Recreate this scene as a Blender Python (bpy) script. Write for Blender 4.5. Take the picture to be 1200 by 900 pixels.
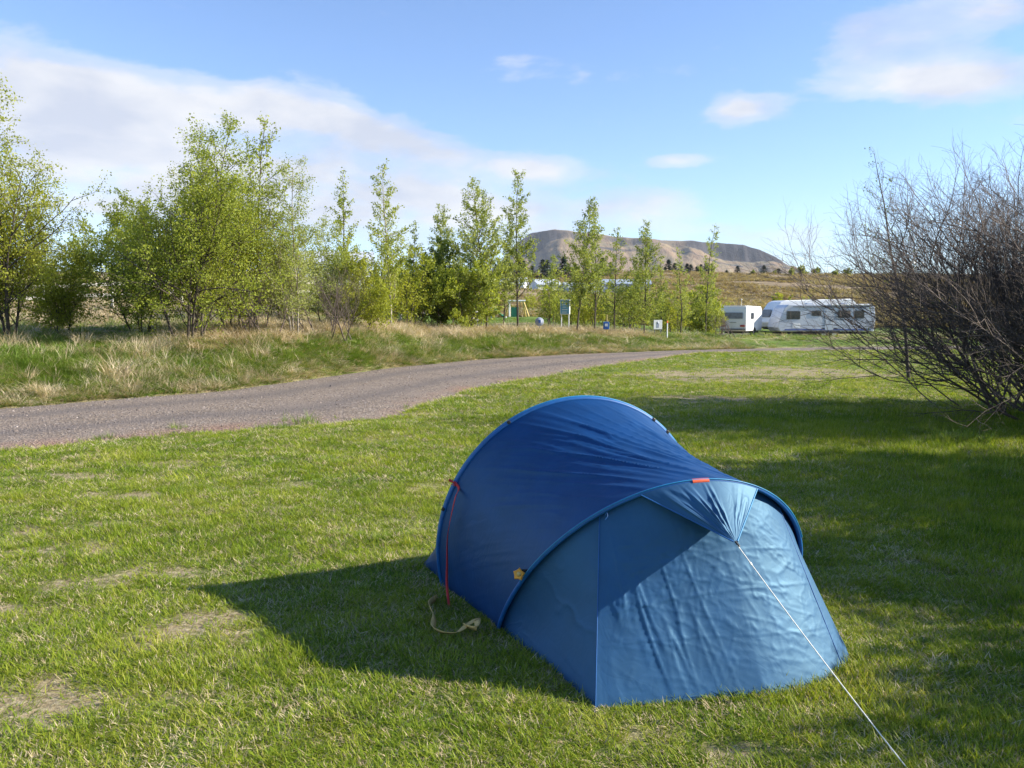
import bpy, bmesh, math, random
import numpy as np
from mathutils import Vector, Matrix

# ---------------------------------------------------------------- camera, sky, sun, exposure
for o in list(bpy.data.objects): bpy.data.objects.remove(o)
S = bpy.context.scene
C = S.collection
F = 950.0; CAMH = 1.7; HOR = 369.0            # photo focal length (px of 1200), eye height, horizon row
PITCH = math.atan((450 - HOR) / F)
cam_d = bpy.data.cameras.new('camera'); cam = bpy.data.objects.new('camera', cam_d); C.objects.link(cam)
cam_d.sensor_width = 36; cam_d.lens = 36 * F / 1200; cam_d.clip_start = 0.05; cam_d.clip_end = 20000
cam.location = (0, 0, CAMH); cam.rotation_euler = (math.pi / 2 - PITCH, 0, 0)
S.camera = cam
SUN_EL = math.radians(28.0); SUN_AZ = math.radians(93.0)      # azimuth clockwise from +Y (view direction)
SDIR = Vector((math.sin(SUN_AZ) * math.cos(SUN_EL), math.cos(SUN_AZ) * math.cos(SUN_EL), math.sin(SUN_EL)))
sl = bpy.data.lights.new('sun', 'SUN'); sl.energy = 5.0; sl.angle = math.radians(0.53); sl.color = (1.0, 0.93, 0.80)
so = bpy.data.objects.new('sun', sl); C.objects.link(so)
so.rotation_euler = SDIR.to_track_quat('Z', 'Y').to_euler()
S.view_settings.view_transform = 'Standard'; S.view_settings.look = 'None'
S.view_settings.gamma = 1.0; S.view_settings.exposure = 1.14
S.cycles.max_bounces = 5; S.cycles.diffuse_bounces = 2; S.cycles.glossy_bounces = 2; S.cycles.transmission_bounces = 3; S.cycles.volume_bounces = 0
S.cycles.caustics_reflective = False; S.cycles.caustics_refractive = False
try: S.view_settings.use_curve_mapping = False
except Exception: pass

def nn(nt, typ, **kw):
    n = nt.nodes.new(typ)
    for k, v in kw.items():
        if k == 'inp':
            for a, b in v.items(): n.inputs[a].default_value = b
        else: setattr(n, k, v)
    return n
def mth(nt, op, a, b=None, c=None, clamp=False):
    n = nt.nodes.new('ShaderNodeMath'); n.operation = op; n.use_clamp = clamp
    for i, v in enumerate((a, b, c)):
        if v is None: continue
        if isinstance(v, (int, float)): n.inputs[i].default_value = v
        else: nt.links.new(v, n.inputs[i])
    return n.outputs[0]
def ramp(nt, fac, stops, interp='LINEAR'):
    n = nt.nodes.new('ShaderNodeValToRGB'); cr = n.color_ramp; cr.interpolation = interp
    while len(cr.elements) < len(stops): cr.elements.new(0.5)
    for e, (p, c) in zip(cr.elements, stops):
        e.position = p
        e.color = (c, c, c, 1) if isinstance(c, (int, float)) else (*c[:3], 1)
    nt.links.new(fac, n.inputs[0]); return n.outputs[0]
def mixc(nt, fac, a, b, blend='MIX'):
    n = nt.nodes.new('ShaderNodeMix'); n.data_type = 'RGBA'; n.blend_type = blend
    if isinstance(fac, (int, float)): n.inputs[0].default_value = fac
    else: nt.links.new(fac, n.inputs[0])
    for i, v in ((6, a), (7, b)):
        if isinstance(v, (tuple, list)): n.inputs[i].default_value = (*v[:3], 1)
        else: nt.links.new(v, n.inputs[i])
    return n.outputs[2]
def noise(nt, vec, scale, detail=4, rough=0.55, dist=0.0):
    n = nn(nt, 'ShaderNodeTexNoise'); n.inputs['Scale'].default_value = scale
    n.inputs['Detail'].default_value = detail; n.inputs['Roughness'].default_value = rough
    n.inputs['Distortion'].default_value = dist
    if vec is not None: nt.links.new(vec, n.inputs['Vector'])
    return n.outputs[0]
def vscale(nt, vec, s, rot=(0, 0, 0)):
    n = nn(nt, 'ShaderNodeMapping'); n.inputs['Scale'].default_value = s; n.inputs['Rotation'].default_value = rot
    nt.links.new(vec, n.inputs['Vector']); return n.outputs[0]

# ---- sky: Nishita + clouds laid on the sphere of directions
W = bpy.data.worlds.new('World'); S.world = W; W.use_nodes = True
wt = W.node_tree; wt.nodes.clear()
sky = nn(wt, 'ShaderNodeTexSky', sky_type='NISHITA'); sky.sun_disc = False
sky.sun_elevation = SUN_EL; sky.sun_rotation = SUN_AZ; sky.altitude = 50
sky.air_density = 1.0; sky.dust_density = 0.0; sky.ozone_density = 3.6
bg1 = nn(wt, 'ShaderNodeBackground'); bg1.inputs[1].default_value = 0.098
wt.links.new(mixc(wt, 1.0, sky.outputs[0], (.95, 1.0, 1.13), 'MULTIPLY'), bg1.inputs[0])
tc = nn(wt, 'ShaderNodeTexCoord'); sep = nn(wt, 'ShaderNodeSeparateXYZ'); wt.links.new(tc.outputs['Generated'], sep.inputs[0])
dx, dy, dz = sep.outputs
az = mth(wt, 'ARCTAN2', dx, dy); el = mth(wt, 'ARCSINE', dz)
def cloud_blob(px, py, rx, ry, rot, amp):
    u = (px - 600) / F; v = (450 - py) / F; c, s = math.cos(PITCH), math.sin(PITCH)
    d = Vector((u, c + v * s, v * c - s)).normalized()
    a0, e0 = math.atan2(d.x, d.y), math.asin(d.z); r = math.radians(rot)
    A = mth(wt, 'SUBTRACT', az, a0); E = mth(wt, 'SUBTRACT', el, e0)
    U = mth(wt, 'ADD', mth(wt, 'MULTIPLY', A, math.cos(r) / rx * F), mth(wt, 'MULTIPLY', E, math.sin(r) / rx * F))
    V = mth(wt, 'ADD', mth(wt, 'MULTIPLY', A, -math.sin(r) / ry * F), mth(wt, 'MULTIPLY', E, math.cos(r) / ry * F))
    q = mth(wt, 'ADD', mth(wt, 'MULTIPLY', U, U), mth(wt, 'MULTIPLY', V, V))
    return mth(wt, 'MULTIPLY', mth(wt, 'EXPONENT', mth(wt, 'MULTIPLY', q, -1.0)), amp)
acc = None
for b in [(70, 98, 115, 34, -3, .62), (250, 205, 110, 24, -4, .34), (500, 222, 90, 18, -6, .32), (90, 165, 90, 22, 0, .34), (190, 140, 130, 36, -8, .50), (320, 130, 75, 26, -10, .68), (420, 150, 90, 26, -14, .60), (535, 180, 85, 20, -12, .55), (630, 198, 45, 13, 0, .42),
          (150, 225, 250, 50, 0, .54), (430, 240, 240, 45, 0, .46), (640, 262, 200, 38, 0, .40), (867, 126, 36, 14, 0, .85), (797, 188, 42, 9, 0, .75),
          (1045, 38, 85, 38, 12, .60), (1085, 104, 105, 18, -3, .52), (1120, 78, 60, 36, 0, .40), (1180, 5, 40, 18, 0, .5),
          (720, 90, 100, 17, -2, .34), (560, 88, 170, 22, 3, .18), (770, 238, 85, 20, 0, .38), (950, 290, 120, 26, 0, .36),
          (-150, 120, 150, 50, 0, .55), (-320, 200, 160, 50, 0, .45), (1400, 120, 150, 36, 10, .52), (1650, 60, 180, 50, 0, .5)]:
    o_ = cloud_blob(*b); acc = o_ if acc is None else mth(wt, 'ADD', acc, o_)
dzp = mth(wt, 'ADD', mth(wt, 'MAXIMUM', dz, 0.0), 0.16)
cmb = nn(wt, 'ShaderNodeCombineXYZ'); wt.links.new(mth(wt, 'DIVIDE', dx, dzp), cmb.inputs[0]); wt.links.new(mth(wt, 'DIVIDE', dy, dzp), cmb.inputs[1])
n1 = noise(wt, cmb.outputs[0], 1.1, 7, 0.58, 0.3)
mp = vscale(wt, tc.outputs['Generated'], (1, 1, 2.6))
n2 = noise(wt, mp, 9.0, 6, 0.6, 0.25)
dens = mth(wt, 'ADD', acc, mth(wt, 'MULTIPLY', mth(wt, 'SUBTRACT', n1, 0.56), 0.40))
dens = mth(wt, 'ADD', dens, mth(wt, 'MULTIPLY', mth(wt, 'SUBTRACT', n2, 0.53), 1.35))
cl = ramp(wt, dens, [(0.16, 0), (0.42, .45), (0.78, 0.93)], 'EASE')
mp2 = nn(wt, 'ShaderNodeMapping'); mp2.inputs['Scale'].default_value = (1, 1, 2.6); mp2.inputs['Location'].default_value = (-0.02, 0, -0.05)
wt.links.new(tc.outputs['Generated'], mp2.inputs[0])
n3 = noise(wt, mp2.outputs[0], 7.0, 5, 0.55, 0.2)
cc = ramp(wt, n3, [(0.36, (.66, .70, .82)), (0.60, (.93, .93, .95))])
bg2 = nn(wt, 'ShaderNodeBackground'); wt.links.new(cc, bg2.inputs[0]); bg2.inputs[1].default_value = 0.46
mx = nn(wt, 'ShaderNodeMixShader'); wt.links.new(cl, mx.inputs[0]); wt.links.new(bg1.outputs[0], mx.inputs[1]); wt.links.new(bg2.outputs[0], mx.inputs[2])
wo = nn(wt, 'ShaderNodeOutputWorld'); wt.links.new(mx.outputs[0], wo.inputs[0])

# ---------------------------------------------------------------- helpers
R = np.random.default_rng(7)
def ray(px, py):
    u = (px - 600) / F; v = (450 - py) / F; c, s = math.cos(PITCH), math.sin(PITCH)
    return np.array([u, c + v * s, v * c - s])
def gp(px, py, z=0.0):
    d = ray(px, py); t = (z - CAMH) / d[2]; return np.array([0, 0, CAMH]) + t * d
def at(px, py, depth):
    d = ray(px, py); return np.array([0, 0, CAMH]) + d * (depth / d[1])
def setp(o, label=None, cat=None, group=None, kind=None):
    if label: o['label'] = label
    if cat: o['category'] = cat
    if group: o['group'] = group
    if kind: o['kind'] = kind
    return o
def empty(name, loc, rz=0.0):
    o = bpy.data.objects.new(name, None); C.objects.link(o); o.location = loc; o.rotation_euler = (0, 0, rz)
    o.empty_display_size = 0.1; return o
def add(name, me, mat=None, parent=None):
    o = bpy.data.objects.new(name, me); C.objects.link(o)
    if mat is not None and not me.materials: me.materials.append(mat)
    if parent is not None: o.parent = parent
    return o
def npmesh(name, V, Fa, smooth=False, attrs=None):
    """V (n,3); Fa: (m,k) array of equal-size faces or list of such arrays"""
    me = bpy.data.meshes.new(name); V = np.asarray(V, np.float32)
    Fl = Fa if isinstance(Fa, list) else [Fa]
    Fl = [np.asarray(f, np.int32) for f in Fl if len(f)]
    me.vertices.add(len(V)); me.vertices.foreach_set('co', V.ravel())
    nl = sum(f.size for f in Fl); npoly = sum(len(f) for f in Fl)
    me.loops.add(nl); me.polygons.add(npoly)
    me.loops.foreach_set('vertex_index', np.concatenate([f.ravel() for f in Fl]))
    sizes = np.concatenate([np.full(len(f), f.shape[1], np.int32) for f in Fl])
    st = np.concatenate([[0], np.cumsum(sizes)[:-1]]).astype(np.int32)
    me.polygons.foreach_set('loop_start', st)
    if smooth: me.polygons.foreach_set('use_smooth', np.ones(npoly, bool))
    for k, (typ, data) in (attrs or {}).items():
        a = me.attributes.new(k, typ, 'POINT')
        a.data.foreach_set('color' if typ == 'FLOAT_COLOR' else ('vector' if typ == 'FLOAT_VECTOR' else 'value'), np.asarray(data).ravel())
    me.update(calc_edges=True); me.validate(); return me
def grid_faces(nu, nv, wrap=False):
    i = np.arange(nu - 1)[:, None]; j = np.arange(nv if wrap else nv - 1)[None]
    a = i * nv + j; b = i * nv + (j + 1) % nv
    return np.stack([a, b, b + nv, a + nv], -1).reshape(-1, 4)
def tubes(polys, sides=5):
    """polys: list of (pts(n,3), radii(n)) -> V, quads; polylines of one length are done together"""
    by = {}
    for P, r in polys: by.setdefault(len(P), []).append((P, r))
    Vs, Fs, off = [], [], 0
    ang = np.arange(sides) * 2 * np.pi / sides; ca, sa = np.cos(ang)[:, None], np.sin(ang)[:, None]
    for n, L in by.items():
        P = np.array([p for p, _ in L], float); r = np.array([q for _, q in L], float).reshape(len(L), n, 1, 1)
        T = np.empty_like(P); T[:, 1:-1] = P[:, 2:] - P[:, :-2]; T[:, 0] = P[:, 1] - P[:, 0]; T[:, -1] = P[:, -1] - P[:, -2]
        T /= np.linalg.norm(T, axis=2)[..., None] + 1e-9
        flat = np.abs(T[..., 2]).mean(1) < .8
        ref = np.where(flat[:, None, None], np.array([0.0, 0, 1]), np.array([1.0, .1, 0]))
        U = np.cross(T, np.broadcast_to(ref, T.shape)); U /= np.linalg.norm(U, axis=2)[..., None] + 1e-9; Wv = np.cross(T, U)
        ring = P[:, :, None] + r * (U[:, :, None] * ca + Wv[:, :, None] * sa)
        Vs.append(ring.reshape(-1, 3)); f = grid_faces(n, sides, True)
        Fs.append((f[None] + (np.arange(len(L)) * n * sides)[:, None, None]).reshape(-1, 4) + off); off += len(L) * n * sides
    return np.concatenate(Vs), np.concatenate(Fs)
def smooth01(a, b, x):
    t = np.clip((x - a) / (b - a), 0, 1); return t * t * (3 - 2 * t)
def vnoise(x, y, seed=0):
    """cheap smooth value noise in [-1,1]"""
    x = np.asarray(x, float); y = np.asarray(y, float)
    xi = np.floor(x).astype(np.int64); yi = np.floor(y).astype(np.int64); fx = x - xi; fy = y - yi
    fx = fx * fx * (3 - 2 * fx); fy = fy * fy * (3 - 2 * fy)
    def h(i, j):
        v = (i * 374761393 + j * 668265263 + seed * 1442695041) & 0xffffffff
        v = ((v ^ (v >> 13)) * 1274126177) & 0xffffffff
        return ((v ^ (v >> 16)) & 0xffff) / 32767.5 - 1
    return (h(xi, yi) * (1 - fx) + h(xi + 1, yi) * fx) * (1 - fy) + (h(xi, yi + 1) * (1 - fx) + h(xi + 1, yi + 1) * fx) * fy
def fbm(x, y, seed=0, oct=4):
    s = 0; a = 1; t = 0
    for i in range(oct): s = s + a * vnoise(x * 2 ** i, y * 2 ** i, seed + i); t += a; a *= .5
    return s / t

def principled(name, col, rough=0.6, metal=0.0, spec=0.5):
    m = bpy.data.materials.new(name); m.use_nodes = True; b = m.node_tree.nodes['Principled BSDF']
    b.inputs['Base Color'].default_value = (*col, 1); b.inputs['Roughness'].default_value = rough
    b.inputs['Metallic'].default_value = metal; b.inputs['Specular IOR Level'].default_value = spec
    return m
def worn(name, col, rough=0.5, var=0.18, scale=6.0, metal=0.0, spec=0.5, bump=0.0):
    """a plain paint / wood / metal with uneven dirt and a touch of relief"""
    m = principled(name, col, rough, metal, spec); nt = m.node_tree; b = nt.nodes['Principled BSDF']
    g = nn(nt, 'ShaderNodeNewGeometry'); n = noise(nt, g.outputs['Position'], scale, 5, .6)
    c = mixc(nt, ramp(nt, n, [(.35, 0), (.7, 1)]), tuple(v * (1 - var) for v in col), tuple(min(1, v * (1 + var * .6)) for v in col))
    nt.links.new(c, b.inputs['Base Color'])
    if bump:
        bp = nn(nt, 'ShaderNodeBump'); bp.inputs['Strength'].default_value = bump; bp.inputs['Distance'].default_value = 0.01
        nt.links.new(n, bp.inputs['Height']); nt.links.new(bp.outputs[0], b.inputs['Normal'])
    return m
def leafmat(name, stops, transl=0.35, nscale=0.5, wide=None, rough=0.5):
    """foliage / blades: colour from the per-leaf value 'var' and slow drift over the ground"""
    m = bpy.data.materials.new(name); m.use_nodes = True; nt = m.node_tree; nt.nodes.clear()
    a = nn(nt, 'ShaderNodeAttribute', attribute_name='var'); g = nn(nt, 'ShaderNodeNewGeometry')
    oi = nn(nt, 'ShaderNodeObjectInfo')
    n = noise(nt, g.outputs['Position'], nscale, 3, .6)
    f = mth(nt, 'ADD', mth(nt, 'MULTIPLY', a.outputs['Fac'], .5), mth(nt, 'MULTIPLY', oi.outputs['Random'], .22))
    f = mth(nt, 'ADD', f, mth(nt, 'MULTIPLY', mth(nt, 'SUBTRACT', n, .36), 1.05), None, True)
    col = ramp(nt, f, stops)
    d = nn(nt, 'ShaderNodeBsdfPrincipled'); d.inputs['Roughness'].default_value = rough; d.inputs['Specular IOR Level'].default_value = .18
    t = nn(nt, 'ShaderNodeBsdfTranslucent'); mxs = nn(nt, 'ShaderNodeMixShader'); mxs.inputs[0].default_value = transl
    nt.links.new(col, d.inputs['Base Color'])
    nt.links.new(mixc(nt, 1.0, col, (1.25, 1.2, .55), 'MULTIPLY'), t.inputs['Color'])
    nt.links.new(d.outputs[0], mxs.inputs[1]); nt.links.new(t.outputs[0], mxs.inputs[2])
    o = nn(nt, 'ShaderNodeOutputMaterial'); nt.links.new(mxs.outputs[0], o.inputs[0]); return m

# ---------------------------------------------------------------- terrain
FAR_E = np.array([gp(*p)[:2] for p in [(-420, 515), (-200, 496), (0, 478), (120, 468), (250, 458), (350, 445), (450, 431), (560, 421), (660, 415.5), (800, 410.5), (960, 407.5), (1200, 405), (1500, 403)]])
NEAR_E = np.array([gp(*p)[:2] for p in [(-420, 575), (-200, 549), (0, 530), (150, 516), (300, 503), (400, 497), (455, 490), (490, 478), (560, 456), (700, 430), (820, 413.5), (960, 411), (1200, 409), (1500, 407.5)]])
def yfar(x): return np.interp(x, FAR_E[:, 0], FAR_E[:, 1])
def ynear(x): return np.interp(x, NEAR_E[:, 0], NEAR_E[:, 1])
def bankd(x, y):                                   # metres beyond the road's far edge
    return (y - yfar(x)) * 0.66
def height(x, y):
    x = np.asarray(x, float); y = np.asarray(y, float)
    s = bankd(x, y); d = np.maximum(y, 0.1); q = x / np.maximum(d, 1)
    hb = np.interp(x, [-2, 2, 8, 15, 30], [.86, .9, .55, .40, .4])
    fall = np.interp(q, [.12, .26], [0, 1])
    bank = hb * (.5 * smooth01(0, 4.2, s) + .5 * np.clip(s / 4.6, 0, 1)) * (1 - fall * .6 * smooth01(5, 11, s))
    L = np.interp(d, [20, 28, 40, 60, 120, 400, 6000], [0, .55, 1.8, 3.2, 7, 17, 17])
    M = np.interp(d, [40, 60, 100, 200, 350, 800, 6000], [0, .25, .7, 7, 18.6, 19, 19])
    Q = np.interp(d, [45, 58, 95, 150, 350, 800, 6000], [0, -.18, .2, 4, 18.6, 19, 19])
    a = smooth01(-.30, -.06, q); b = smooth01(.08, .22, q)
    far = (L * (1 - a) + M * a) * (1 - b) + Q * b
    far = far * (s > 0)
    back = smooth01(0, 1.0, s)
    und = .018 * fbm(x * .9, y * .9, 3, 3) + .012 * vnoise(x * 3, y * 3, 9)
    onroad = (y > ynear(x) - .5) & (s < .2)
    z = bank + far * back + und * np.where(onroad, .25, 1) + back * (.12 * fbm(x * .35, y * .35, 5, 3) + .05 * fbm(x * 1.7, y * 1.7, 6, 2))
    z = z + smooth01(90, 200, d) * (1.8 * fbm(x * .02, y * .02, 8, 4) + .9 * fbm(x * .09, y * .09, 18, 4)) * (1 - smooth01(600, 900, d))
    lawn = (y < ynear(x))
    shoulder = smooth01(0.0, 1.2, ynear(x) - y)
    return z + np.where(lawn, .03 * shoulder, 0)
def hz(x, y): return float(height(np.array([x]), np.array([y]))[0])

# worn spots in the lawn: photo position, radii in metres, how bare
SPOTS = [(235, 748, .28, .20, 1.0), (30, 830, .36, .17, 1.0), (75, 648, .30, .12, .9), (75, 562, .40, .16, .9), (150, 585, .42, .13, .9), (180, 680, .32, .18, .8),
         (40, 625, .22, .12, .8), (195, 547, .45, .16, .8), (265, 548, .3, .12, .6), (340, 570, .4, .2, .5), (860, 443, 2.6, 1.8, .95), (930, 438, 2.2, 2.0, .9), (840, 470, 1.6, .9, .6),
         (170, 830, .2, .1, .6), (480, 575, .4, .2, .5), (470, 610, .3, .15, .5), (145, 765, .2, .1, .7), (330, 600, .3, .1, .5), (880, 888, .25, .06, .6), (760, 880, .2, .08, .5),
         (120, 620, .2, .08, .7), (610, 425, 2, 1, .4), (430, 520, .5, .3, .5), (945, 670, .3, .2, .4), (470, 487, .5, .45, .9), (90, 690, .2, .15, .6), (20, 720, .3, .15, .6)]
def dryness(x, y):
    d = np.zeros_like(x, float)
    for px, py, rx, ry, a in SPOTS:
        c = gp(px, py); q = ((x - c[0]) / (rx * 1.25)) ** 2 + ((y - c[1]) / (ry * 1.5)) ** 2
        d = np.maximum(d, a * np.exp(-q ** 1.5 * .8))
    n = fbm(x * 6, y * 6, 21, 4)
    d = np.clip(d * (1.15 + 1.5 * n), 0, 1)
    g = smooth01(.12, .55, fbm(x * .8 + 9, y * 1.2, 33, 4)) * .55 + smooth01(.2, .6, fbm(x * 2.6, y * 3.4, 35, 3)) * .35
    return np.clip(np.maximum(d, g * .52), 0, 1)

def axis(segs):
    out = []
    for a, b, st in segs: out.append(np.arange(a, b, st))
    return np.concatenate(out)
gx = axis([(-14, 14, .17)]); far_x = 14 * np.geomspace(1, 500, 60)
gx = np.concatenate([-far_x[::-1], gx[1:], far_x])
gy = np.concatenate([[-6000, -2000, -600, -200, -80, -40, -20, -10, -5, -2, 0, 1], axis([(1.5, 18, .16), (18, 50, .4)]), 50 * np.geomspace(1, 130, 120)])
GX, GY = np.meshgrid(gx, gy, indexing='ij'); GZ = height(GX, GY)
sB = bankd(GX, GY); dry = dryness(GX, GY)
dist = np.hypot(GX, GY)
rd = (GY > ynear(GX) + .15) & (sB < -.1)
GZ = np.where(rd, GZ - .05, GZ)
heath = smooth01(85, 135, GY + 12 * fbm(GX * .05, GY * .05, 41, 3)) * smooth01(-.22, -.02, GX / np.maximum(GY, 1)) * (1 - .0 * GX)
straw = smooth01(1.2, 4, sB) * (1 - smooth01(12, 24, sB)) * np.clip(.55 + .9 * fbm(GX * .6, GY * .6, 44, 3), 0, 1)
leftp = smooth01(22, 34, GY) * (1 - smooth01(-.33, -.14, GX / np.maximum(GY, 1)))
straw = np.maximum(straw, leftp * .9)
yard = np.exp(-((GX - 15) / 6) ** 2 - ((GY - 66) / 6) ** 2) * 1.4
edgeband = np.exp(-((sB - .1) / .4) ** 2) * .7
col = np.stack([np.maximum(np.where(sB > 0.3, straw, dry), edgeband), heath, np.clip(yard, 0, 1), np.ones_like(dry)], -1)
V = np.stack([GX, GY, GZ], -1).reshape(-1, 3)

def ground_material():
    m = bpy.data.materials.new('meadow_ground'); m.use_nodes = True; nt = m.node_tree; b = nt.nodes['Principled BSDF']
    b.inputs['Roughness'].default_value = .9; b.inputs['Specular IOR Level'].default_value = .2
    g = nn(nt, 'ShaderNodeNewGeometry'); P = g.outputs['Position']
    at_ = nn(nt, 'ShaderNodeAttribute', attribute_name='zone'); sp = nn(nt, 'ShaderNodeSeparateColor'); nt.links.new(at_.outputs['Color'], sp.inputs[0])
    fine = noise(nt, P, 26, 5, .7); mid = noise(nt, P, 2.2, 5, .6); big = noise(nt, P, .22, 4, .6)
    green = ramp(nt, mth(nt, 'ADD', mth(nt, 'MULTIPLY', fine, .6), mth(nt, 'MULTIPLY', mid, .4)), [(.3, (.06, .10, .012)), (.55, (.125, .19, .02)), (.75, (.20, .26, .04))])
    green = mixc(nt, ramp(nt, big, [(.4, 0), (.65, .5)]), green, (.15, .19, .035))
    strw = ramp(nt, fine, [(.3, (.15, .10, .055)), (.5, (.33, .25, .15)), (.72, (.55, .46, .31))])
    c = mixc(nt, ramp(nt, mth(nt, 'ADD', sp.outputs[0], mth(nt, 'MULTIPLY', mth(nt, 'SUBTRACT', fine, .5), .8)), [(.2, 0), (.75, .9)]), green, strw)
    hn = noise(nt, P, .08, 8, .75); hn2 = noise(nt, vscale(nt, P, (.05, .16, .1)), 1, 6, .7); hn3 = noise(nt, P, .35, 5, .7)
    hc = ramp(nt, hn, [(.32, (.09, .065, .04)), (.44, (.22, .155, .09)), (.56, (.30, .225, .13)), (.68, (.23, .22, .085))])
    hc = mixc(nt, ramp(nt, hn2, [(.48, 0), (.62, .75)]), hc, (.38, .29, .17))
    hc = mixc(nt, ramp(nt, hn3, [(.36, .8), (.52, 0)]), hc, (.075, .055, .03))
    c = mixc(nt, sp.outputs[1], c, hc)
    c = mixc(nt, sp.outputs[2], c, (.19, .17, .15))
    nt.links.new(c, b.inputs['Base Color'])
    bp = nn(nt, 'ShaderNodeBump'); bp.inputs['Strength'].default_value = .7; bp.inputs['Distance'].default_value = .03
    nt.links.new(fine, bp.inputs['Height']); nt.links.new(bp.outputs[0], b.inputs['Normal'])
    return m
gme = npmesh('ground', V, grid_faces(len(gx), len(gy))[:, ::-1], True, {'zone': ('FLOAT_COLOR', col.reshape(-1, 4))})
setp(add('ground', gme, ground_material()), 'mown green campsite lawn running out to a brown heath', 'ground', kind='structure')

# ---- gravel road
def resample(P, n):
    d = np.concatenate([[0], np.cumsum(np.linalg.norm(np.diff(P, axis=0), axis=1))]); t = np.linspace(0, d[-1], n)
    return np.stack([np.interp(t, d, P[:, k]) for k in range(P.shape[1])], 1)
nR = 420; fe = resample(FAR_E, nR); ne = resample(NEAR_E, nR)
w_ = np.linspace(0, 1, 15)
RP = ne[:, None] * (1 - w_)[None, :, None] + fe[:, None] * w_[None, :, None]
edge = (np.abs(w_ - .5) * 2) ** 6
RP[:, :, 1] += edge[None] * (.34 * fbm(RP[:, :, 0] * 1.3, RP[:, :, 1] * 1.3, 51, 4) + .16 * vnoise(RP[:, :, 0] * 7, RP[:, :, 1] * 7, 53))
crown = .035 * (1 - (w_ * 2 - 1) ** 2) - .012 * np.exp(-((w_ - .3) / .07) ** 2) - .012 * np.exp(-((w_ - .68) / .07) ** 2)
RZ = height(RP[..., 0], RP[..., 1]) * .25 + .012 + crown[None] + .008 * fbm(RP[..., 0] * 3, RP[..., 1] * 3, 55, 3)
RZ[:, 0] -= .05; RZ[:, -1] -= .05
rw = np.broadcast_to(w_[None], RZ.shape)
def road_material():
    m = bpy.data.materials.new('gravel_road'); m.use_nodes = True; nt = m.node_tree; b = nt.nodes['Principled BSDF']
    b.inputs['Roughness'].default_value = .85; b.inputs['Specular IOR Level'].default_value = .3
    g = nn(nt, 'ShaderNodeNewGeometry'); P = g.outputs['Position']
    v = nn(nt, 'ShaderNodeTexVoronoi'); v.inputs['Scale'].default_value = 34; nt.links.new(P, v.inputs['Vector'])
    st = nn(nt, 'ShaderNodeSeparateColor'); nt.links.new(v.outputs['Color'], st.inputs[0])
    base = ramp(nt, st.outputs[0], [(0, (.085, .072, .066)), (.5, (.222, .168, .122)), (.9, (.295, .232, .175)), (1, (.40, .35, .32))])
    n = noise(nt, P, .9, 5, .65)
    base = mixc(nt, ramp(nt, n, [(.42, 0), (.68, .55)]), base, (.25, .20, .165))
    a = nn(nt, 'ShaderNodeAttribute', attribute_name='across')
    red = mth(nt, 'MULTIPLY', ramp(nt, a.outputs['Fac'], [(0, 1), (.16, 0)]), ramp(nt, noise(nt, P, .5, 4, .6), [(.42, 0), (.62, .8)]))
    base = mixc(nt, red, base, (.26, .13, .08))
    trk = ramp(nt, mth(nt, 'ADD', a.outputs['Fac'], mth(nt, 'MULTIPLY', mth(nt, 'SUBTRACT', noise(nt, P, .8, 3, .6), .5), .12)), [(.2, 0), (.3, .65), (.42, .0), (.58, 0), (.68, .65), (.8, 0)])
    base = mixc(nt, trk, base, (.125, .106, .098))
    nt.links.new(base, b.inputs['Base Color'])
    bp = nn(nt, 'ShaderNodeBump'); bp.inputs['Strength'].default_value = .8; bp.inputs['Distance'].default_value = .02
    nt.links.new(v.outputs['Distance'], bp.inputs['Height']); nt.links.new(bp.outputs[0], b.inputs['Normal'])
    return m
rme = npmesh('road', np.concatenate([RP, RZ[..., None]], -1).reshape(-1, 3), grid_faces(nR, 15)[:, ::-1], True, {'across': ('FLOAT', rw.ravel())})
M_ROAD = road_material()
setp(add('gravel_road', rme, M_ROAD), 'grey brown gravel track curving past the lawn', 'road', kind='structure')

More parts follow.
